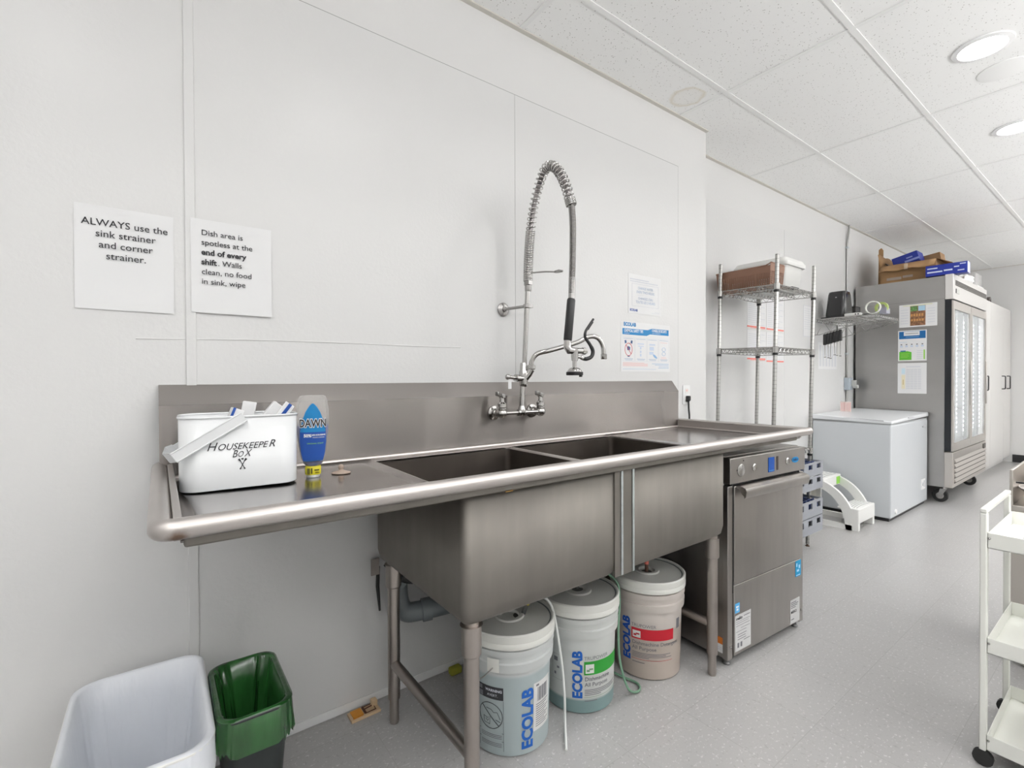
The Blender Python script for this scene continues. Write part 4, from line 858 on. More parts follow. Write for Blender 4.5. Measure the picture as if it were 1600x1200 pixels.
# ------------------------------------------------------------------ wire shelving rack
rk = thing('wire_shelving_rack', 'tall chrome wire shelving rack against the wall right of the sink', 'shelving rack', (3.395, 1.46, 0), rx=math.radians(1.15))
RX0, RX1, RY0, RY1 = -.270, .270, .0, .375
def wire_shelf(name, x0, y0, x1, y1, z, parent, m, nx, sag=.030, step=.05, side=True):
    b = B()
    for zz in (z, z - sag):
        for p, q in (((x0, y0), (x1, y0)), ((x0, y1), (x1, y1)), ((x0, y0), (x0, y1)), ((x1, y0), (x1, y1))): b.cyl((*p, zz), (*q, zz), .0032, n=6)
    for (xa, ya), (xb, yb2) in (((x0, y0), (x1, y0)), ((x0, y1), (x1, y1)), ((x0, y0), (x0, y1)), ((x1, y0), (x1, y1))):
        Lg = math.hypot(xb - xa, yb2 - ya); n = int(Lg / step) * 2
        b.tube([(xa + (xb - xa) * i / n, ya + (yb2 - ya) * i / n, z if i % 2 else z - sag) for i in range(n + 1)], .0020, 5)
    o = b.build(name, m, parent, local=True)
    b = B()
    for i in range(1, nx): x = x0 + (x1 - x0) * i / nx; b.cyl((x, y0, z + .003), (x, y1, z + .003), .0018, n=5)
    for k in (.33, .67):
        y = y0 + (y1 - y0) * k; b.cyl((x0, y, z), (x1, y, z), .003, n=6); n = 24
        b.tube([(x0 + (x1 - x0) * i / n, y, z if i % 2 else z - sag * .8) for i in range(n + 1)], .002, 5); b.cyl((x0, y, z - sag * .8), (x1, y, z - sag * .8), .0025, n=6)
    b.build('shelf_wires', m, o, local=True)
    return o
for z in (1.775, 1.378, .690, .135): wire_shelf('wire_shelf', RX0, RY0, RX1, RY1, z, rk, zinc, 26)
for x in (RX0, RX1):
    for y in (RY0, RY1):
        b = B(); pr = [(.0001, .016), (.0125, .016)]
        z = 9
        while z < 1.955: pr += [(.0125, z), (.0122, z + .001), (.0125, z + .002)]; z += .0254
        pr += [(.0125, 1.958), (.011, 1.962), (.0001, 1.963)]
        b.lathe(pr, (x, y, 0), 14); p = b.build('post', mat('post_chrome', (.44, .435, .42), .3, 1, bandz=(.0254, .12, .6)), rk, local=True)
        b = B(); b.lathe([(.0001, 0), (.014, 0), (.014, .004), (.006, .006), (.006, .017)], (x, y, 0), 10); b.build('leveling_foot', mat('foot_brown', (.10, .05, .03), .6), p, local=True)
        for z in (1.775, 1.378, .690, .135):
            b = B(); b.lathe([(.0150, z - .036), (.0185, z - .034), (.0185, z + .004), (.0150, z + .006)], (x, y, 0), 14); b.build('collar', zinc, p, local=True)
            b = B(); b.lathe([(.0127, z - .050), (.0160, z - .048), (.0160, z - .036), (.0127, z - .034)], (x, y, 0), 12); b.build('clip_sleeve', black, p, local=True)
# basket with punched holes
bk = thing('plastic_basket', 'brown perforated plastic basket on the top shelf of the wire rack', 'basket', (3.245, 1.665, 1.779))
bx0, bx1, by0, by1, bz0, bz1 = 3.150, 3.345, 1.475, 1.842, 1.7795, 1.908
brown = mat('basket_brown', (.27, .145, .095), .55)
b = B()
def wall_grid(p00, p10, p11, p01, nu, nv, thk):
    # a wall with square holes: strips between cells
    P = lambda u, v: (Vector(p00) * (1 - u) + Vector(p10) * u) * (1 - v) + (Vector(p01) * (1 - u) + Vector(p11) * u) * v
    nrm = (Vector(p10) - Vector(p00)).cross(Vector(p01) - Vector(p00)).normalized() * thk
    def quad(u0, v0, u1, v1): b.prism([P(u0, v0), P(u1, v0), P(u1, v1), P(u0, v1)], nrm)
    v0, v1 = .10, .66
    quad(0, 0, 1, v0); quad(0, v1, 1, 1)
    for i in range(nu + 1):
        solid = (i % 6 == 0); c = i / nu; w = .75 / nu * .5 if solid else .22 / nu
        quad(max(0, c - w), v0, min(1, c + w), v1)
    for j in range(1, nv): c = v0 + (v1 - v0) * j / nv; quad(0, c - .012, 1, c + .012)
t_ = .010
wall_grid((bx0 + t_, by1 - t_, bz0), (bx0 + t_, by0 + t_, bz0), (bx0, by0, bz1), (bx0, by1, bz1), 24, 7, .002)
wall_grid((bx0 + t_, by0 + t_, bz0), (bx1 - t_, by0 + t_, bz0), (bx1, by0, bz1 + .018), (bx0, by0, bz1 + .018), 12, 7, .002)
wall_grid((bx1 - t_, by0 + t_, bz0), (bx1 - t_, by1 - t_, bz0), (bx1, by1, bz1), (bx1, by0, bz1), 24, 7, .002)
wall_grid((bx1 - t_, by1 - t_, bz0), (bx0 + t_, by1 - t_, bz0), (bx0, by1, bz1), (bx1, by1, bz1), 12, 7, .002)
b.box(bx0 + t_, by0 + t_, bz0, bx1 - t_, by1 - t_, bz0 + .003); b.build('basket_body', brown, bk, smooth=0)
b = B(); b.tube([(bx0, by1, bz1), (bx0, by0 + .03, bz1), (bx0 + .01, by0, bz1 + .018), (bx1 - .01, by0, bz1 + .018), (bx1, by0 + .03, bz1), (bx1, by1, bz1)], .0050, 6, closed=True); b.build('basket_rim', brown, bk)
tt = thing('plastic_tote', 'white lidded plastic tote on the top shelf right of the brown basket', 'tote', (3.53, 1.66, 1.779))
b = B(); b.loft([[(x, y, z) for x, y in rrect(3.385 + s, 1.488 + s, 3.675 - s, 1.838 - s, .03)] for z, s in ((1.7795, .022), (1.785, .018), (1.955, .004))]); b.build('tote_body', mat('tote_white', (.72, .72, .70), .4, sss=.2), tt)
b = B(); b.loft([[(x, y, z) for x, y in rrect(3.375 + s, 1.478 + s, 3.685 - s, 1.848 - s, .03)] for z, s in ((1.950, .0), (1.965, -.004), (1.975, -.004), (1.987, .006), (2.001, .012), (2.003, .03))]); b.build('tote_lid', mat('tote_lid', (.74, .74, .72), .4), tt, smooth=50)
tag(B().box(3.36, 1.432, 1.780, 3.46, 1.474, 1.788).build('black_tongs', black, origin=(3.41, 1.453, 1.780), bevel=.002), 'small black plastic strip at the front edge of the top rack shelf below the tote', 'plastic strip')
# dish racks on the low shelves
def dish_rack(name, label, z, h, lid):
    t = thing(name, label, 'dish rack', (3.40, 1.62, z))
    x0, x1, y0, y1 = 3.155, 3.668, 1.370, 1.815
    b = B()
    for k in range(2):
        zz = z + .002 + h / 2 * k; hh = h / 2 - .006
        for (xa, ya, xb, yb2) in ((x0, y0, x1, y0), (x1, y0, x1, y1), (x0, y1, x1, y1), (x0, y0, x0, y1)):
            n = 4; dx, dy = (xb - xa) / n, (yb2 - ya) / n; hx, hy = (0, .004) if dx else (.004, 0)
            def sl(u0, v0, u1, v1): b.box(xa + dx * u0 - hx, ya + dy * u0 - hy, zz + hh * v0, xa + dx * u1 + hx, ya + dy * u1 + hy, zz + hh * v1)
            sl(0, 0, n, .50); sl(0, .86, n, 1)
            for i in range(n + 1): sl(max(0, i - .27), .50, min(n, i + .27), .86)
        b.box(x0, y0, zz, x1, y1, zz + .006)
    b.build('rack_frame', mat('rack_grey', (.30, .315, .345), .5), t, smooth=0)
    b = B(); n = 9
    for i in range(1, n): b.box(x0 + (x1 - x0) * i / n - .003, y0 + .006, z + h * .52, x0 + (x1 - x0) * i / n + .003, y1 - .006, z + h * .93); b.box(x0 + .006, y0 + (y1 - y0) * i / n - .003, z + h * .52, x1 - .006, y0 + (y1 - y0) * i / n + .003, z + h * .93)
    b.build('divider_grid', mat('rack_navy', (.03, .05, .14), .5), t, smooth=0)
dish_rack('dish_rack', 'upper grey plastic dish rack on the low rack shelves beside the dishwasher', .430, .190, 1)
dish_rack('dish_rack', 'lower grey plastic dish rack with dark blue dividers beside the dishwasher', .140, .225, 1)
# papers on the recessed wall
def wb(x, z): return FRAME((x, YB - .0035, z), (1, 0, 0), (0, 0, 1))
for i, (x, z0, h, lab_) in enumerate(((3.675, 1.578, .25, 'white printed page left above the upper red stripe, behind the wire rack'), (3.985, 1.578, .30, 'white printed page right above the upper red stripe, behind the wire rack'),
                                     (3.675, 1.325, .235, 'white printed page left between the two red stripes on the wall'), (3.985, 1.315, .245, 'white printed page right between the two red stripes on the wall'))):
    fr = wb(x, z0); t = sheet_thing('printed_page', lab_, 'notice', fr, .30, h)
    rects([(.02, h - .03 - .016 * k, .28 - .06 * ((k * 7) % 3), h - .027 - .016 * k) for k in range(int(h / .016) - 2)], fr, ink_pale, t)
    rects([(.0, .002, .30, .014)] if i % 2 else [(.0, .006, .29, .018), (.05, .0, .29, .003)], fr, salmon, t, name='red_stripe')
fr = wb(4.665, 1.560); t = sheet_thing('printed_page', 'grey outlined page on the wall behind the right rack post', 'notice', fr, .22, .28); rects([(.0, .0, .22, .003), (0, .277, .22, .28), (0, 0, .003, .28)] + [(.02, .25 - .02 * k, .19, .253 - .02 * k) for k in range(10)], fr, ink_pale, t)
fr = wb(4.98, 1.265); t = sheet_thing('printed_page', 'pale grey printed page on the wall below the hanging tools', 'notice', fr, .44, .26); rects([(.0, .0, .44, .003), (0, .257, .44, .26)] + [(.03 + .07 * k, .03, .07 + .07 * k, .23) for k in range(6)], fr, mat('print_faint_grey', (.66, .67, .70), .7), t)
# ------------------------------------------------------------------ wall shelf and what is on it
SX0, SX1, SY0, SY1, SZ = 4.880, 5.420, 1.410, 1.872, 1.722
ws_ = thing('wall_wire_shelf', 'chrome wire wall shelf on brackets beside the stainless refrigerator', 'wall shelf', (5.15, YB, SZ - .15))
wire_shelf('shelf_grid', SX0, SY0, SX1, SY1, SZ, ws_, zinc, 22) if False else None
XF[ws_] = Matrix.Translation((0, 0, 0)); ws_.location = (0, 0, 0)
ws_.location = (5.15, YB, SZ - .15); XF[ws_] = Matrix.Translation((5.15, YB, SZ - .15))
wire_shelf('shelf_grid', SX0 - 5.15, SY0 - YB, SX1 - 5.15, SY1 - YB, .15, ws_, zinc, 22, sag=.026)
for x in (SX0 + .004, SX1 - .004):
    b = B(); b.box(x - .010, YB - .012, SZ - .150, x - .004, YB, SZ - .015); b.box(x + .004, YB - .012, SZ - .150, x + .010, YB, SZ - .015)
    b.tube([(x, YB - .012, SZ - .140), (x, YB - .05, SZ - .142), (x, SY0 + .01, SZ - .036), (x, SY0, SZ - .004)], .0042, 8)
    pts = []
    for k in range(9):
        y = YB - .03 - (YB - .03 - SY0 - .02) * k / 8; zl = SZ - .142 + (.106) * max(0, (YB - .05 - y)) / (YB - .05 - SY0 - .01); pts.append((x, y, (SZ - .026) if k % 2 else zl))
    b.tube(pts, .0030, 6); b.build('bracket', zinc, ws_)
for k in range(6):
    y = 1.800 - .0245 * k; b = B(); b.tube([(SX0, y, SZ - .128 + .0062 * k), (SX0 - .008, y, SZ - .130 + .0062 * k), (SX0 - .006, y, SZ - .142 + .0062 * k)], .002, 5); b.build('hook', zinc, ws_)
def scoop(i, label):
    y = 1.800 - .0245 * i; z = SZ - .140 + .0062 * i
    t = thing('hanging_tool', label, 'kitchen tool', (SX0 - .006, y, z), group='black-handled tools hanging under the wall shelf')
    sw = random.uniform(-.025, .04)
    b = B(); b.loft([[(SX0 - .006 + a * w, y + c * .011 + sw * q * .10, z - q * .10) for a, c in ((-1, -1), (1, -1), (1, 1), (-1, 1))] for q, w in ((.0, .007), (.10, .014), (.5, .015), (.95, .016), (1.0, .012))]); b.build('handle', black, t, bevel=.003)
    b = B(); b.tube([(SX0 - .006, y + sw * .1, z - .098), (SX0 - .006, y + sw * .20, z - .20 - .012 * (i % 3))], [.004, .0025], 8)
    b.ball((SX0 - .006, y + sw * .21, z - .21 - .012 * (i % 3)), .010, 6, (1, 1, .5)); b.build('steel_end', chrome_soft, t)
for i, nm in enumerate(('first', 'second', 'third', 'fourth', 'fifth', 'sixth')):
    scoop(i, nm + ' black handled tool from the wall, hanging under the wall shelf')
to = thing('black_toaster', 'tapered glossy black appliance standing at the wall end of the wire shelf', 'appliance', (5.02, 1.74, SZ + .005))
b = B(); b.loft([[(x, y, z) for x, y in rrect(4.92 + s, 1.66 + s * .4, 5.14 - s, 1.82 - s * .4, .035)] for z, s in ((SZ + .012, .0), (SZ + .03, -.004), (SZ + .12, .010), (SZ + .22, .024), (SZ + .245, .034), (SZ + .25, .05))]); tb = b.build('shell', mat('gloss_black', (.018, .018, .019), .15), to, smooth=50)
b = B(); b.loft([[(x, y, z) for x, y in rrect(4.915, 1.655, 5.145, 1.825, .035)] for z in (SZ + .0052, SZ + .013)]); b.build('base', mat('base_grey', (.30, .30, .30), .4), to)
b = B(); b.box(4.925, 1.724, SZ + .185, 4.931, 1.736, SZ + .193); b.build('highlight_chip', chrome_soft, tb)  # small chrome chip added to draw a highlight on the black shell
tag(B().box(5.18, 1.66, SZ + .006, 5.30, 1.80, SZ + .125).build('black_box', mat('matte_black', (.035, .032, .03), .6), origin=(5.24, 1.73, SZ + .005), bevel=.004), 'small matt black box right of the tapered black appliance', 'box')
t = tag(B().tube(smooth_path([(4.895, 1.84, SZ + .010), (4.897, 1.70, SZ + .012), (4.95, 1.63, SZ + .010), (4.95, 1.54, SZ + .012), (4.90, 1.50, SZ + .010), (5.00, 1.46, SZ + .010), (5.12, 1.50, SZ + .010)], 6), .005, 8).build('appliance_cord', black, origin=(4.93, 1.7, SZ + .005)), 'black electric cord lying along the wire wall shelf', 'cord')
t = thing('power_bar', 'white short power adapter with two dark holes on the wall shelf', 'power adapter', (4.93, 1.59, SZ + .005))
b = B(); b.loft([[(x, y, z) for x, y in rrect(4.895, 1.535, 4.965, 1.660, .02)] for z in (SZ + .006, SZ + .030)]); pb = b.build('housing', white_pl, t, bevel=.004)
b = B(); b.lathe([(.006, 4.894), (.006, 4.8945), (.0001, 4.8945)], (0, 1.57, SZ + .018), 12, axis='X'); b.lathe([(.006, 4.894), (.006, 4.8945), (.0001, 4.8945)], (0, 1.55, SZ + .018), 12, axis='X'); b.build('socket_hole', black, pb)
t = thing('tape_roll', 'white and green tape roll standing at the front corner of the wall shelf', 'tape', (4.90, 1.425, SZ + .004))
b = B(); b.lathe([(.048, 0), (.055, 0), (.055, .024), (.048, .024), (.048, 0)], (4.890, 1.445, SZ + .061), 32, axis='X', caps=False); rl = b.build('roll', mat('tape_white', (.78, .79, .74), .4), t)
b = B(); b.lathe([(.030, 0), (.0475, 0), (.0475, .022), (.030, .022), (.030, 0)], (4.945, 1.400, SZ + .058), 28, axis='X', caps=False); b.build('inner_roll', mat('tape_green', (.42, .52, .16), .5), t)
b = B(); b.prism([(4.93, 1.36, SZ + .006), (5.02, 1.36, SZ + .006), (5.02, 1.30 + .06, SZ + .05), (4.93, 1.36, SZ + .055)], (0, .05, 0)); b.build('cutter', mat('tape_grey', (.30, .30, .36), .5), t)
# conduit with junction box
t = thing('wall_conduit', 'thin metal conduit with junction box running up the wall beside the refrigerator', 'conduit', (5.66, YB - .012, .80))
b = B(); b.tube([(5.655, YB - .012, .80), (5.655, YB - .012, 2.55), (5.652, YB - .016, 2.58), (5.672, YB - .020, 2.68), (5.682, YB - .020, 2.742)], .0095, 10); b.build('pipe', mat('conduit_grey', (.45, .45, .44), .35, .8), t)
for z in (2.50, 2.05, 1.42): 
    b = B(); b.box(5.640, YB - .026, z, 5.670, YB, z + .022); b.build('pipe_strap', galv, t, bevel=.003)
b = B(); b.box(5.61, YB - .050, 1.06, 5.70, YB - .001, 1.185); jb = b.build('junction_box', mat('box_blue_grey', (.48, .54, .60), .4, .3), t, bevel=.004)
b = B(); b.box(5.662, YB - .085, 1.10, 5.695, YB - .05, 1.16); b.lathe([(.018, -.10), (.018, -.06)], (5.69, YB, 1.095), 12, axis='Y'); b.build('switch', mat('switch_grey', (.5, .5, .48), .5), jb)
# ------------------------------------------------------------------ chest freezer
fz = thing('chest_freezer', 'white chest freezer against the wall left of the stainless refrigerator', 'freezer', (5.305, 1.58, 0))
FX0, FX1, FY0, FY1 = 4.790, 5.820, 1.285, 1.870
b = B(); b.box(FX0, FY0, .028, FX1, FY1, .797); fb = b.build('body', mat('freezer_white', (.60, .625, .65), .25), fz, bevel=.012, seg=3)
b = B()
b.loft([[(FX0 - .004, FY0 - .006, .802), (FX1 + .004, FY0 - .006, .818), (FX1 + .004, FY1, .845), (FX0 - .004, FY1, .812)],
        [(FX0 - .004, FY0 - .006, .826), (FX1 + .004, FY0 - .006, .858), (FX1 + .004, FY1, .872), (FX0 - .004, FY1, .856)]]); ld = b.build('lid', mat('freezer_lid', (.74, .76, .78), .25), fz, bevel=.009, seg=3)
b = B(); b.box(FX0 + .004, FY0 + .004, .796, FX1 - .004, FY1 - .004, .806); b.build('lid_gasket', mat('gasket_pale', (.35, .36, .37), .6), fz)
b = B(); b.prism([(FX0 - .0042, FY0 + .05, .824), (FX0 - .0042, FY0 + .30, .840), (FX0 - .0042, FY0 + .34, .843), (FX0 - .0042, FY0 + .05, .831)], (-.0012, 0, 0)); b.build('handle_groove', mat('groove_grey', (.45, .46, .48), .5), ld)
b = B(); b.box(5.20, FY0 - .010, .832, 5.36, FY0 - .0055, .842); b.build('latch', mat('groove_grey', (0, 0, 0)), ld)
frz = FRAME((0, FY0 - .0004, 0), (1, 0, 0), (0, 0, 1))
b = B(); b.loft([[(5.70 + .050 * math.cos(a), y, .735 + .012 * math.sin(a)) for a in [2 * PI * k / 20 for k in range(20)]] for y in (FY0 + .002, FY0 - .003)]); b.build('logo_badge', mat('badge_grey', (.42, .43, .45), .4), fz)
b = B(); b.box(5.62, FY0 - .003, .150, 5.74, FY0 + .002, .245); vp = b.build('control_plate', trimm, fz, bevel=.002)
b = B(); b.lathe([(.016, FY0 - .003), (.016, FY0 - .009), (.0001, FY0 - .009)], (5.66, 0, .20), 14, axis='Y'); b.box(5.695, FY0 - .005, .17, 5.72, FY0 - .003, .23); b.build('knob', mat('knob_grey', (.55, .56, .58), .4), vp)
b = B(); b.lathe([(.018, FY0 + .001), (.018, FY0 - .008), (.0001, FY0 - .010)], (4.90, 0, .075), 16, axis='Y'); b.build('drain_plug', white_pl, fz)
b = B(); b.box(FX0 + .02, FY0 + .02, 0, FX1 - .02, FY1 - .02, .03); b.build('plinth', black, fz)
t = thing('card_holder', 'small clear stand with pink and white cards on the chest freezer lid', 'card stand', (5.40, 1.80, .86))
for k, (x, y) in enumerate(((5.31, 1.805), (5.31, 1.760))):
    b = B(); b.box(x, y - .022, .856, x + .004, y + .022, .955); c_ = b.build('card', mat('card_pale_pink', (.80, .66, .62), .6), t)
    b = B(); b.box(x - .0012, y - .019, .868, x, y - .012, .945); b.box(x - .0012, y - .004, .866, x, y + .000, .945); b.box(x - .0012, y + .008, .872, x, y + .013, .940); b.build('red_lines', pinkish, c_)
b = B(); b.box(5.316, 1.735, .853, 5.36, 1.83, .858); b.build('stand_foot', clear_mat('clear_plastic', (.7, .7, .7), .25), t)
# ------------------------------------------------------------------ step stool
ss = thing('step_stool', 'white plastic two-step stool with green sticker between the rack and the freezer', 'step stool', (4.47, 1.60, 0))
def side(x, w):
    out = []; 
    for y, z in ((1.372, .0), (1.372, .135), (1.380, .150), (1.440, .158)): out.append((y, z))
    for k in range(9): a = k / 8; out.append((1.44 + .215 * a, .158 + .195 * math.sin(a * PI / 2) ** .9))
    out += [(1.80, .353), (1.80, .0), (1.745, .0), (1.745, .045)]
    inner = [(1.745, .280)] + [(1.70 - .19 * math.sin(a * PI / 2), .060 + .215 * math.cos(a * PI / 2)) for a in [k / 8 for k in range(9)]] + [(1.50, .05)]
    return out, inner
b2 = B()
def frame_side(x):
    # outer curved leg, rear leg and base rail of one side panel
    path = smooth_path([(x, 1.405, .0), (x, 1.42, .10), (x, 1.455, .19), (x, 1.52, .27), (x, 1.62, .325), (x, 1.76, .340)], 6)
    rings = []
    for i, p in enumerate(path):
        tdir = (path[min(i + 1, len(path) - 1)] - path[max(i - 1, 0)]).normalized(); n_ = Vector((0, -tdir.z, tdir.y)); hw = .036 - .008 * i / len(path)
        rings.append([p + n_ * hw + Vector((.014, 0, 0)), p + n_ * hw - Vector((.014, 0, 0)), p - n_ * hw - Vector((.014, 0, 0)), p - n_ * hw + Vector((.014, 0, 0))])
    b = B(); b.loft(rings); b.box(x - .014, 1.74, 0, x + .014, 1.80, .345); b.box(x - .013, 1.37, 0, x + .013, 1.43, .155); b.box(x - .014, 1.40, .0, x + .014, 1.76, .040)
    b.build('side_frame', white_pl, ss)
for x in (4.315, 4.640): frame_side(x)
def step(y0, y1, z, nm):
    b = B(); b.box(4.302, y0, z - .018, 4.654, y1, z); b.box(4.302, y0, z - (.112 if z < .2 else .085), 4.654, y0 + .012, z - .01); st_ = b.build(nm, white_pl, ss, bevel=.007)
    b = B()
    for k in range(6):
        y = y0 + .025 + (y1 - y0 - .05) * k / 5; b.tube([(4.34 + .275 * i / 10, y + .010 * math.sin(PI * i / 10), z + .0012) for i in range(11)], .0022, 5)
    b.build('grip_ribs', mat('rib_grey', (.42, .42, .42), .6), st_); return st_
l = step(1.355, 1.50, .172, 'lower_step'); b = B(); b.box(4.3015, 1.357, 0, 4.34, 1.432, .165); b.build('front_leg', white_pl, l, bevel=.004); b = B(); b.box(4.616, 1.357, 0, 4.6545, 1.432, .165); b.build('front_leg', white_pl, l, bevel=.004)
u = step(1.595, 1.80, .370, 'top_step'); b = B(); b.box(4.560, 1.5925, .295, 4.630, 1.5948, .355); b.build('green_sticker', lime, u)
b = B(); b.box(4.32, 1.775, .05, 4.64, 1.785, .30); b.build('back_panel', mat('stool_back', (.62, .60, .54), .5), ss)
# ------------------------------------------------------------------ glass door refrigerator
RX0, RX1, RYF, RYD, RYB = 5.850, 7.280, 1.172, 1.113, 1.875
rf = thing('glass_door_refrigerator', 'tall stainless two-door glass refrigerator on casters right of the chest freezer', 'refrigerator', (6.565, 1.50, 0))
b = B()
b.box(RX0, RYF, .165, RX0 + .04, RYB, 2.125); b.box(RX1 - .04, RYF, .165, RX1, RYB, 2.125); b.box(RX0 + .04, RYF, 1.90, RX1 - .04, RYB, 2.125); b.box(RX0 + .04, RYF, .165, RX1 - .04, RYB, .50); b.box(RX0 + .04, RYB - .04, .50, RX1 - .04, RYB, 1.90)
b.build('cabinet', steel_fr, rf, smooth=0)
inner = mat('fridge_liner', (.80, .82, .83), .4)
b = B(); b.box(RX0 + .0405, RYF + .01, .5005, RX0 + .045, RYB - .041, 1.8995); b.box(RX1 - .045, RYF + .01, .5005, RX1 - .0405, RYB - .041, 1.8995); b.box(RX0 + .045, RYB - .046, .5005, RX1 - .045, RYB - .041, 1.8995); b.build('liner', inner, rf, smooth=0)
b = B(); b.box(RX0, RYD, 1.905, RX1, RYF, 2.135); hd = b.build('header', mat('header_pale', (.72, .70, .68), .3, .35), rf, bevel=.004)
b = B()
for k in range(4): b.box(RX0 + .07, RYD - .003, 2.035 + .013 * k, RX1 - .03, RYD + .001, 2.043 + .013 * k)
b.build('vent_slots', mat('vent_dark', (.10, .09, .08), .6), hd, smooth=0)
b = B(); b.box(RX0 + .10, RYD - .004, 1.965, RX0 + .20, RYD + .001, 2.005); b.build('thermometer', mat('display_pale', (.55, .55, .52), .3), hd); b = B(); b.box(RX0 + .085, RYD - .004, 1.965, RX0 + .10, RYD + .001, 2.005); b.build('thermometer_bezel', black, hd)
b = B(); b.box(RX0, RYD, .165, RX1, RYF, .492); gr = b.build('lower_grille', steel_trim, rf, bevel=.003)
b = B()
for k in range(5):
    z = .215 + .045 * k; b.loft([[(x, y, zz) for y, zz in ((RYD, z), (RYD - .013, z + .002), (RYD - .001, z + .030), (RYD, z + .030))] for x in (RX0 + .06, RX1 - .04)])
b.build('louvres', steel_trim, gr, smooth=0)
b = B()
for k in range(5): b.box(RX0 + .06, RYD - .0012, .2000 + .045 * k, RX1 - .04, RYD - .0002, .2150 + .045 * k)  # dark strips that paint in the shade between the louvres
b.build('louvre_shade_strips', mat('vent_dark', (0, 0, 0)), gr, smooth=0)
b = B(); b.box(RX1 - .16, RYD - .006, .42, RX1 - .05, RYD - .0005, .47); b.build('badge', mat('vent_dark', (0, 0, 0)), gr)
glass = clear_mat('door_glass', (.82, .86, .88), .10, .04)
xm = (RX0 + RX1) / 2
b = B(); b.box(RX0 + .006, RYD + .020, .503, RX1 - .006, RYF, .525); b.box(RX0 + .006, RYD + .02, 1.88, RX1 - .006, RYF, 1.898); b.box(RX0 + .002, RYD + .012, .503, RX0 + .030, RYF, 1.898); b.box(xm - .02, RYD + .02, .503, xm + .02, RYF, 1.898); b.build('door_gasket', mat('gasket_black', (.012, .014, .018), .35), rf, smooth=0)
led = mat('led_white', (1, 1, 1), .4, emit=9, ecol=(.93, .97, 1))
for x0, x1 in ((RX0 + .004, xm - .003), (xm + .003, RX1 - .004)):
    y0, y1 = RYD, RYD + .0195
    b = B(); w = .055
    b.box(x0, y0, .500, x0 + w, y1, 1.892); b.box(x1 - w, y0, .500, x1, y1, 1.892); b.box(x0 + w, y0, .500, x1 - w, y1, .575); b.box(x0 + w, y0, 1.815, x1 - w, y1, 1.892); dr_ = b.build('door_frame', steel_trim, rf, smooth=0)
    b = B(); b.box(x0 + w, y0 + .006, .575, x1 - w, y0 + .012, 1.815); b.build('door_glass', glass, dr_, smooth=0)
    for xs in ((6.189, 6.460) if x0 < xm - .1 else (6.890, 7.176)):
        b = B(); b.box(xs - .014, 1.152, .60, xs + .014, 1.157, 1.80); ls = b.build('led_and_reflection_strip', inner, rf, smooth=0)
        b = B(); z = .66; dr0 = .0085 if xs in (6.189, 6.890) else .0115  # smaller dots of each pair model the other strip's reflection
        while z < 1.75: b.lathe([(.0001, 1.1488), (dr0, 1.1495), (dr0, 1.152)], (xs, 0, z), 10, axis='Y'); z += .0445
        b.build('led_and_reflection_dots', led, ls)
    b = B(); b.box(x1 - .05, y0 - .014, .90, x1 - .035, y0 - .001, 1.35); b.build('door_handle', steel_trim, dr_, bevel=.003)
for z in (.85, 1.18, 1.47):
    b = B(); b.box(RX0 + .06, RYF + .10, z, RX1 - .06, RYF + .106, z + .006); b.box(RX0 + .06, RYB - .08, z, RX1 - .06, RYB - .074, z + .006)
    for k in range(30): x = RX0 + .07 + (RX1 - RX0 - .14) * k / 29; b.box(x - .0015, RYF + .10, z + .006, x + .0015, RYB - .075, z + .009)
    b.build('wire_shelf', zinc, rf, smooth=0)
b = B(); b.box(RX0 - .0006, RYF, 1.912, RX0, RYB, 1.9145); b.build('side_seam', mat('seam_dark', (.25, .24, .23), .5), rf)
for x in (5.985, 7.155):
    for y in (1.20, 1.80):
        b = B(); b.box(x - .05, y - .05, .156, x + .05, y + .05, .1648); b.cyl((x, y, .13), (x, y, .156), .022); b.prism([(x - .022, y - .024, .13), (x - .022, y + .024, .13), (x - .022, y + .030 + .012, .055), (x - .022, y + .016, .050)], (.004, 0, 0)); b.prism([(x + .018, y - .024, .13), (x + .018, y + .024, .13), (x + .018, y + .042, .055), (x + .018, y + .016, .050)], (.004, 0, 0)); cs = b.build('caster', chrome_soft, rf)
        b = B(); b.lathe([(.030, -.015), (.056, -.014), (.060, -.008), (.060, .008), (.056, .014), (.030, .015)], (x, y + .026, .0602), 24, axis='X'); b.build('caster_wheel', rubber, cs)
        b = B(); b.lathe([(.0001, -.0158), (.030, -.0156), (.030, .0156), (.0001, .0158)], (x, y + .026, .0602), 18, axis='X'); b.build('wheel_hub', chrome_soft, cs)
# papers on the refrigerator side
def ff(y, z): return FRAME((RX0 - .0006, y, z), (0, -1, 0), (0, 0, 1))
fr = ff(1.510, 1.672); t = sheet_thing('wall_poster', 'poster with shelf photo in the middle, topmost of three papers on the refrigerator side', 'poster', fr, .285, .218)
rects([(.03, .203, .25, .210)], fr, mat('poster_gold', (.72, .72, .45), .6), t, name='printed_band')
rects([(.085, .012, .200, .200)], fr, mat('photo_brown', (.25, .12, .06), .6, vary=(60, .6, (1, 1, 1))), t, name='shelf_photo')
rects([(.088, .150, .140, .198)], fr, mat('photo_green', (.12, .25, .08), .6, vary=(70, .5, (1, 1, 1))), t, lift=.0020, name='photo_plants'); rects([(.146, .150, .198, .198)], fr, mat('photo_sky', (.40, .60, .75), .6), t, lift=.0020, name='photo_sky_patch')
rects([(.090 + .02 * k, .100, .104 + .02 * k, .125) for k in range(5)] + [(.092 + .02 * k, .055, .106 + .02 * k, .075) for k in range(5)], fr, mat('photo_orange', (.60, .30, .10), .6), t, lift=.0020, name='photo_jars')
rects([(.012, .165 - .026 * k, .070, .169 - .026 * k) for k in range(6)] + [(.215, .165 - .026 * k, .270, .169 - .026 * k) for k in range(6)], fr, ink_pale, t)
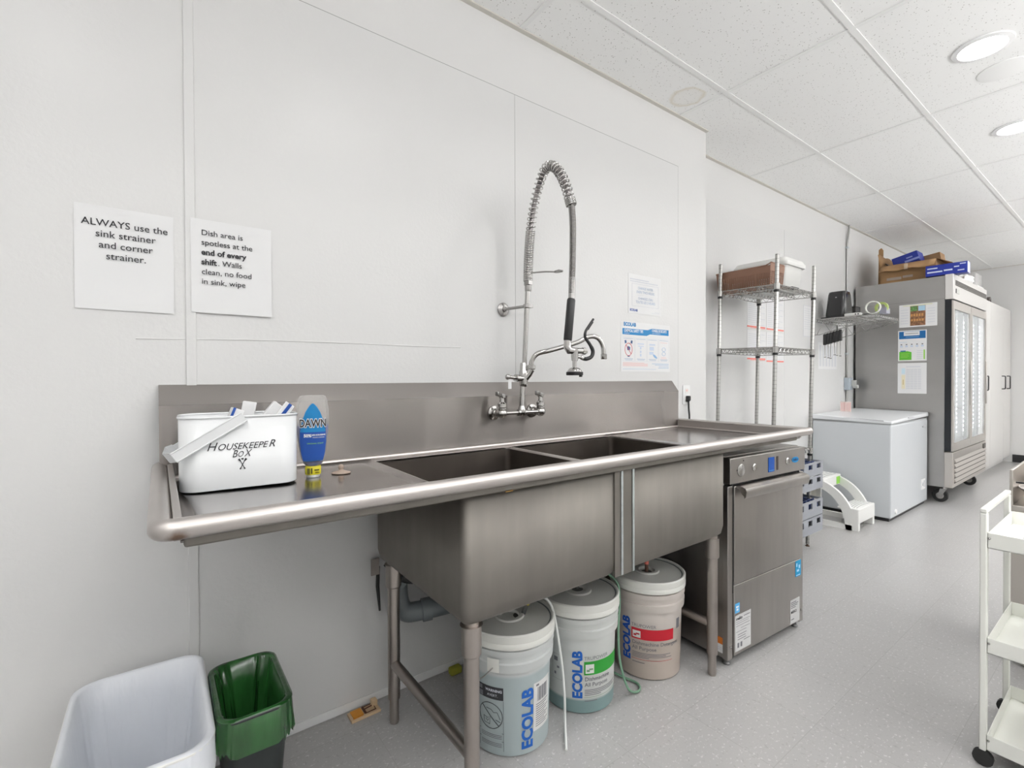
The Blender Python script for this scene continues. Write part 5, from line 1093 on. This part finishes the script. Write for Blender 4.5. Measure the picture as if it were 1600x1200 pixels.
fr = ff(1.518, 1.345); t = sheet_thing('wall_poster', 'paper with blue header and green panel, middle of three on the refrigerator side', 'poster', fr, .218, .295)
rects([(.008, .215, .210, .287)], fr, mat('poster_blue', (.01, .13, .36), .5), t, name='blue_header'); rects([(.045, .245, .165, .284)], fr, paper, t, lift=.0020, name='header_label'); rects([(.055, .262, .155, .267)], fr, ink_grey, t, lift=.0024); rects([(.06, .230, .16, .234)], fr, mid, t, lift=.0020)
polys([[(.010, .010), (.105, .010), (.105, .085), (.075, .096), (.010, .090)]], fr, mat('poster_green', (.12, .48, .04), .5), t, lift=.0018); rects([(.018, .092, .060, .102)], fr, mat('poster_blue', (0, 0, 0)), t, lift=.0019); rects([(.022, .070, .09, .074), (.022, .058, .08, .062), (.022, .046, .085, .050), (.022, .034, .075, .038)], fr, lime, t, lift=.0022)
rects([(.195, .015, .205, .105)], fr, lime, t); rects([(.020 + .04 * k, .155, .032 + .04 * k, .165) for k in range(5)], fr, ink_grey, t); rects([(.016 + .04 * k, .135, .036 + .04 * k, .150) for k in range(5)] + [(.012, .180, .07, .184)], fr, mat('print_faint_blue', (0, 0, 0)), t); rects([(.145, .095 - .018 * k, .190, .099 - .018 * k) for k in range(5)], fr, ink_pale, t)
fr = ff(1.520, 1.030); t = sheet_thing('wall_poster', 'white schedule sheet with grey table, lowest of three papers on the refrigerator side', 'poster', fr, .220, .295)
rects([(.065, .045 + .0165 * k, .180, .055 + .0165 * k) for k in range(12)], fr, mat('print_faint_grey', (0, 0, 0)), t); rects([(.095 + .028 * k, .042, .098 + .028 * k, .245) for k in range(3)], fr, paper, t, lift=.0020, name='table_gaps'); rects([(.030, .045, .058, .180)], fr, mat('poster_cream', (.80, .74, .55), .6), t, name='cream_cell'); rects([(.030, .190, .058, .245)], fr, mat('poster_pale_blue', (.60, .75, .82), .6), t, name='blue_cell'); rects([(.065, .256, .175, .262)], fr, ink_pale, t); rects([(.040, .085, .047, .135)], fr, mat('poster_ochre', (.62, .50, .25), .6), t, lift=.0020)
# boxes on top of the refrigerator
TZ = 2.1355
cb = thing('cardboard_box', 'open brown cardboard box on top of the refrigerator', 'box', (6.25, 1.48, TZ))
x0, x1, y0, y1, z1 = 5.990, 6.56, 1.265, 1.700, 2.325
b = B(); th = .005
b.box(x0, y0, TZ + .0005, x1, y1, TZ + .006)
for q in ((x0, y0, x0 + th, y1), (x1 - th, y0, x1, y1), (x0 + th, y0, x1 - th, y0 + th), (x0 + th, y1 - th, x1 - th, y1)): b.box(q[0], q[1], TZ + .006, q[2], q[3], z1)
cbb = b.build('carton', card, cb, smooth=0)
def flap(p, q, out, up, m=card, nm='flap'):
    p, q = Vector(p), Vector(q); o = Vector(out); b = B(); n = 8
    rings = [[p + (q - p) * (i / n) + o * u + Vector((0, 0, up * u + .008 * math.sin(i * 1.7) * u)) for i in range(n + 1)] for u in (0, .5, 1)]
    vs = [[b.bm.verts.new(v) for v in rg] for rg in rings]
    for j in range(2):
        for i in range(n): b.bm.faces.new((vs[j][i], vs[j][i + 1], vs[j + 1][i + 1], vs[j + 1][i]))
    return b.build(nm, m, cb, solid=.004)
flap((x0 - .001, y1, z1), (x0 - .001, y0, z1), (-.075, 0, 0), -.070); flap((x1, y0, z1), (x1, y1, z1), (.16, 0, 0), .02)
flap((x0, y0, z1), (x1, y0, z1), (0, -.10, 0), -.055, card_d); flap((x0, y1, z1), (x1, y1, z1), (0, .022, 0), .13)
frb = FRAME((x0 - .0004, y1, TZ), (0, -1, 0), (0, 0, 1))
rects([(.05, .035, .17, .062), (.18, .045, .26, .068)], frb, mat('tape_print', (.48, .40, .33), .6), cbb, name='printed_label', lift=.001)
b = B(); b.box(x0 - .078, 1.465, z1 - .072, x0 - .0765 + .02, 1.49, z1 - .02, None); b.build('tape_strip', mat('tape_clear', (.55, .42, .30), .3), cbb)
t = tag(B().prism([(6.16, 1.772, TZ + .001), (6.16, 1.732, TZ + .001), (6.16, 1.730, 2.53), (6.16, 1.745, 2.555), (6.16, 1.768, 2.54)], (.02, 0, 0)).build('cardboard_flap', card, origin=(6.11, 1.72, TZ), bevel=.002), 'upright cardboard strip standing at the wall left of the open carton', 'cardboard')
# things sticking out of the carton
def tilted_box(name, label, c, size, rot, m, cat='box', extra=None):
    M4 = Matrix.Translation(c) @ rot; t = thing(name, label, cat, tuple(c)); b = B(); sx, sy, sz = (v / 2 for v in size); b.box(-sx, -sy, -sz, sx, sy, sz, M4); o = b.build('carton', m, t, smooth=0)
    return t, M4, o
Rm = Matrix.Rotation
t, M4, o = tilted_box('blue_box', 'dark blue box tilted inside the open carton on the refrigerator', (6.21, 1.530, 2.385), (.20, .21, .10), Rm(math.radians(-14), 4, 'X'), mat('box_blue', (.012, .03, .30), .45))
frx = M4 @ FRAME((-.1005, .13, -.055), (0, -1, 0), (0, 0, 1)); rects([(.14, .055, .19, .068), (.12, .02, .24, .04)], frx, mat('box_print', (.25, .30, .62), .5), o, lift=.001)
t, M4, o = tilted_box('brown_carton', 'small brown carton leaning inside the open box behind the blue one', (6.42, 1.40, 2.375), (.18, .20, .12), Rm(math.radians(-8), 4, 'X'), card_d)
t, M4, o = tilted_box('dark_tray', 'dark tray leaning at the wall end inside the open carton', (6.20, 1.655, 2.325), (.20, .010, .12), Rm(math.radians(-40), 4, 'X'), mat('tray_dark', (.05, .03, .02), .5), 'tray')
bb = thing('blue_film_box', 'long blue box with white lettering marks at the refrigerator front edge', 'box', (5.918, 1.170, TZ), rz=math.radians(-88))
M4 = XF[bb]
b = B(); b.box(-.145, -.055, .001, .145, .055, .100); fbx = b.build('carton', mat('box_blue', (0, 0, 0)), bb, local=True, smooth=0)
b = B(); b.box(.1452, -.0552, .001, .1475, .0552, .1002); b.build('box_end', mat('box_end_pale', (.55, .57, .75), .5), bb, local=True)
frx = M4 @ FRAME((-.145, -.0552, .0), (1, 0, 0), (0, 0, 1)); rects([(.012, .066, .085, .076), (.012, .030, .120, .043), (.130, .034, .190, .048), (.200, .058, .235, .068), (.225, .022, .270, .032), (.240, .080, .280, .088)], frx, mat('box_white_print', (.60, .66, .82), .5), fbx, lift=.0010)
t = thing('white_bag', 'crumpled white plastic bag on the refrigerator beside the long blue box', 'bag', (6.76, 1.19, TZ))
b = B(); n = 16; rings = []
for j in range(9):
    a = PI * j / 8; rings.append([(6.76 + (.15 + .022 * math.sin(5 * k * .9 + j)) * math.sin(a) * math.cos(2 * PI * k / n) + 1e-4 * k, 1.20 + (.068 + .010 * math.sin(4 * k + 2 * j)) * math.sin(a) * math.sin(2 * PI * k / n), TZ + .002 + .055 * (1 - math.cos(a)) * (1 + .15 * math.sin(k * 2.1) * math.sin(a))) for k in range(n)])
b.loft(rings); b.build('bag_body', mat('bag_white', (.78, .78, .78), .4), t, smooth=50)
t = tag(B().box(6.93, 1.125, TZ + .0005, 7.20, 1.30, TZ + .018).build('white_tray', white_pl, origin=(6.96, 1.21, TZ), bevel=.004), 'flat white tray at the right front edge on top of the refrigerator', 'tray')
# ------------------------------------------------------------------ tall cabinets
cabm = mat('cabinet_white', (.74, .725, .705), .4)
def cabinet(x0, x1, label, hx):
    t = thing('tall_cabinet', label, 'cabinet', ((x0 + x1) / 2, 1.55, 0)); yf = 1.222
    b = B(); b.box(x0, yf + .020, .09, x1, YB - .005, 2.112); b.box(x0 + .002, yf + .07, .0, x1 - .002, YB - .01, .09); b.build('carcass', cabm, t, smooth=0)
    d = B().box(x0 + .002, yf, .092, x1 - .002, yf + .019, 2.112).build('door', cabm, t, bevel=.0015)
    for h in hx:
        b = B(); b.tube([(h, yf, 1.03), (h, yf - .032, 1.032), (h, yf - .034, 1.04), (h, yf - .034, 1.19), (h, yf - .032, 1.198), (h, yf, 1.20)], .0065, 8); b.build('handle', mat('handle_black', (.03, .03, .03), .4), d)
cabinet(7.300, 8.235, 'white tall cabinet with black pull next to the refrigerator', (7.90,))
cabinet(8.240, 9.090, 'middle white tall cabinet between two other cabinet doors near the far wall', (8.96,))
cabinet(9.095, 9.585, 'last white tall cabinet at the corner by the far wall', (9.30,))
t = thing('tape_dispenser', 'black tape dispenser on top of the tall white cabinets', 'tape dispenser', (8.80, 1.36, 2.1125))
b = B(); b.prism([(8.62, 1.33, 2.113), (8.98, 1.33, 2.113), (8.98, 1.33, 2.20), (8.90, 1.33, 2.22), (8.80, 1.33, 2.15), (8.70, 1.33, 2.15), (8.62, 1.33, 2.19)], (0, .06, 0)); b.build('body', black, t, bevel=.006)
b = B(); b.lathe([(.028, 1.325), (.065, 1.325), (.065, 1.365), (.028, 1.365), (.028, 1.325)], (8.90, 0, 2.19), 24, axis='Y', caps=False); b.build('roll', mat('tape_roll_dark', (.12, .10, .09), .3), t)
b = B(); b.loft([[(x, y, z) for x, y in rrect(7.62, 1.26, 7.98, 1.50, .04)] for z in (2.1135, 2.40)]); b.build('clear_container', clear_mat('clear_bin', (.75, .74, .74), .22), origin=(7.8, 1.38, 2.113))
tag(bpy.data.objects['clear_container'], 'clear plastic container standing on the tall cabinet beside the refrigerator', 'container')
# ------------------------------------------------------------------ white utility cart and the steel hand sink behind it
ct = thing('utility_cart', 'white metal utility cart with three tray shelves at the right edge', 'cart', (2.20, .04, 0))
CX0, CX1, CY0, CY1 = 2.000, 2.400, -.300, .318
cw_ = mat('cart_white', (.82, .825, .78), .35)
for y in (CY0, CY1 - .016):
    b = B(); b.box(CX0, y, .05, CX0 + .026, y + .016, .772); b.box(CX1 - .026, y, .05, CX1, y + .016, .772); b.box(CX0, y, .772, CX1, y + .016, .786); b.build('end_frame', cw_, ct, bevel=.003)
def tray(z):
    b = B(); a = CX0 + .004; c = CX1 - .004; y0, y1 = CY0 + .0165, CY1 - .0165
    b.box(a, y0, z, c, y1, z + .003); b.box(a, y0, z, a + .0025, y1, z + .046); b.box(c - .0025, y0, z, c, y1, z + .046); b.box(a, y0, z, c, y0 + .0025, z + .046); b.box(a, y1 - .0025, z, c, y1, z + .046)
    sh = b.build('tray_shelf', cw_, ct, bevel=.001)
    b = B()
    for y in (y0 + .004, y1 - .004): b.ball((a - .0008, y, z + .030), .0035, 4)
    b.build('screw', chrome_soft, sh)
for z in (.668, .350, .055): tray(z)
for x in (CX0 + .013, CX1 - .013):
    for y in (CY0 + .008, CY1 - .008):
        b = B(); b.lathe([(.014, -.009), (.024, -.008), (.024, .008), (.014, .009)], (x, y, .0242), 16, axis='X'); b.build('caster_wheel', rubber, ct)
fr = FRAME((2.06, .27, .6715), (0, -1, 0), (1, 0, 0)); t = sheet_thing('printed_list', 'white printed list lying in the top tray of the utility cart', 'paper', fr, .28, .21)
rects([(.02 + .034 * k, .02, .040 + .034 * k, .19) for k in range(7)], fr, mat('list_grey', (.45, .45, .43), .7), t)
hs = thing('steel_hand_sink', 'stainless steel hand sink with round bowl behind the white utility cart', 'hand sink', (3.05, .20, 0))
sx0, sx1, sy0, sy1 = 2.800, 3.20, -.12, .358
b = B(); b.box(sx0, sy0, .06, sx1, sy1, .660); b.box(sx0 + .03, sy0 + .03, 0, sx1, sy1 - .03, .06); b.build('pedestal', steel_trim, hs, bevel=.003)
b = B(); b.box(sx0, sy1 - .010, .660, sx1, sy1, .805); b.box(sx1 - .01, sy0, .66, sx1, sy1 - .01, .805); b.build('splash_guard', steel_trim, hs, bevel=.002)
b = B(); b.lathe([(.12, .60), (.15, .63), (.168, .70), (.180, .722), (.185, .722), (.185, .716), (.172, .712)], (sx0 + .150, .165, 0), 36, caps=False); b.build('bowl', steel_r, hs)
b = B(); b.box(sx0 - .0006, .26, .752, sx0 + .01, .34, .758); b.build('slot', black, hs)
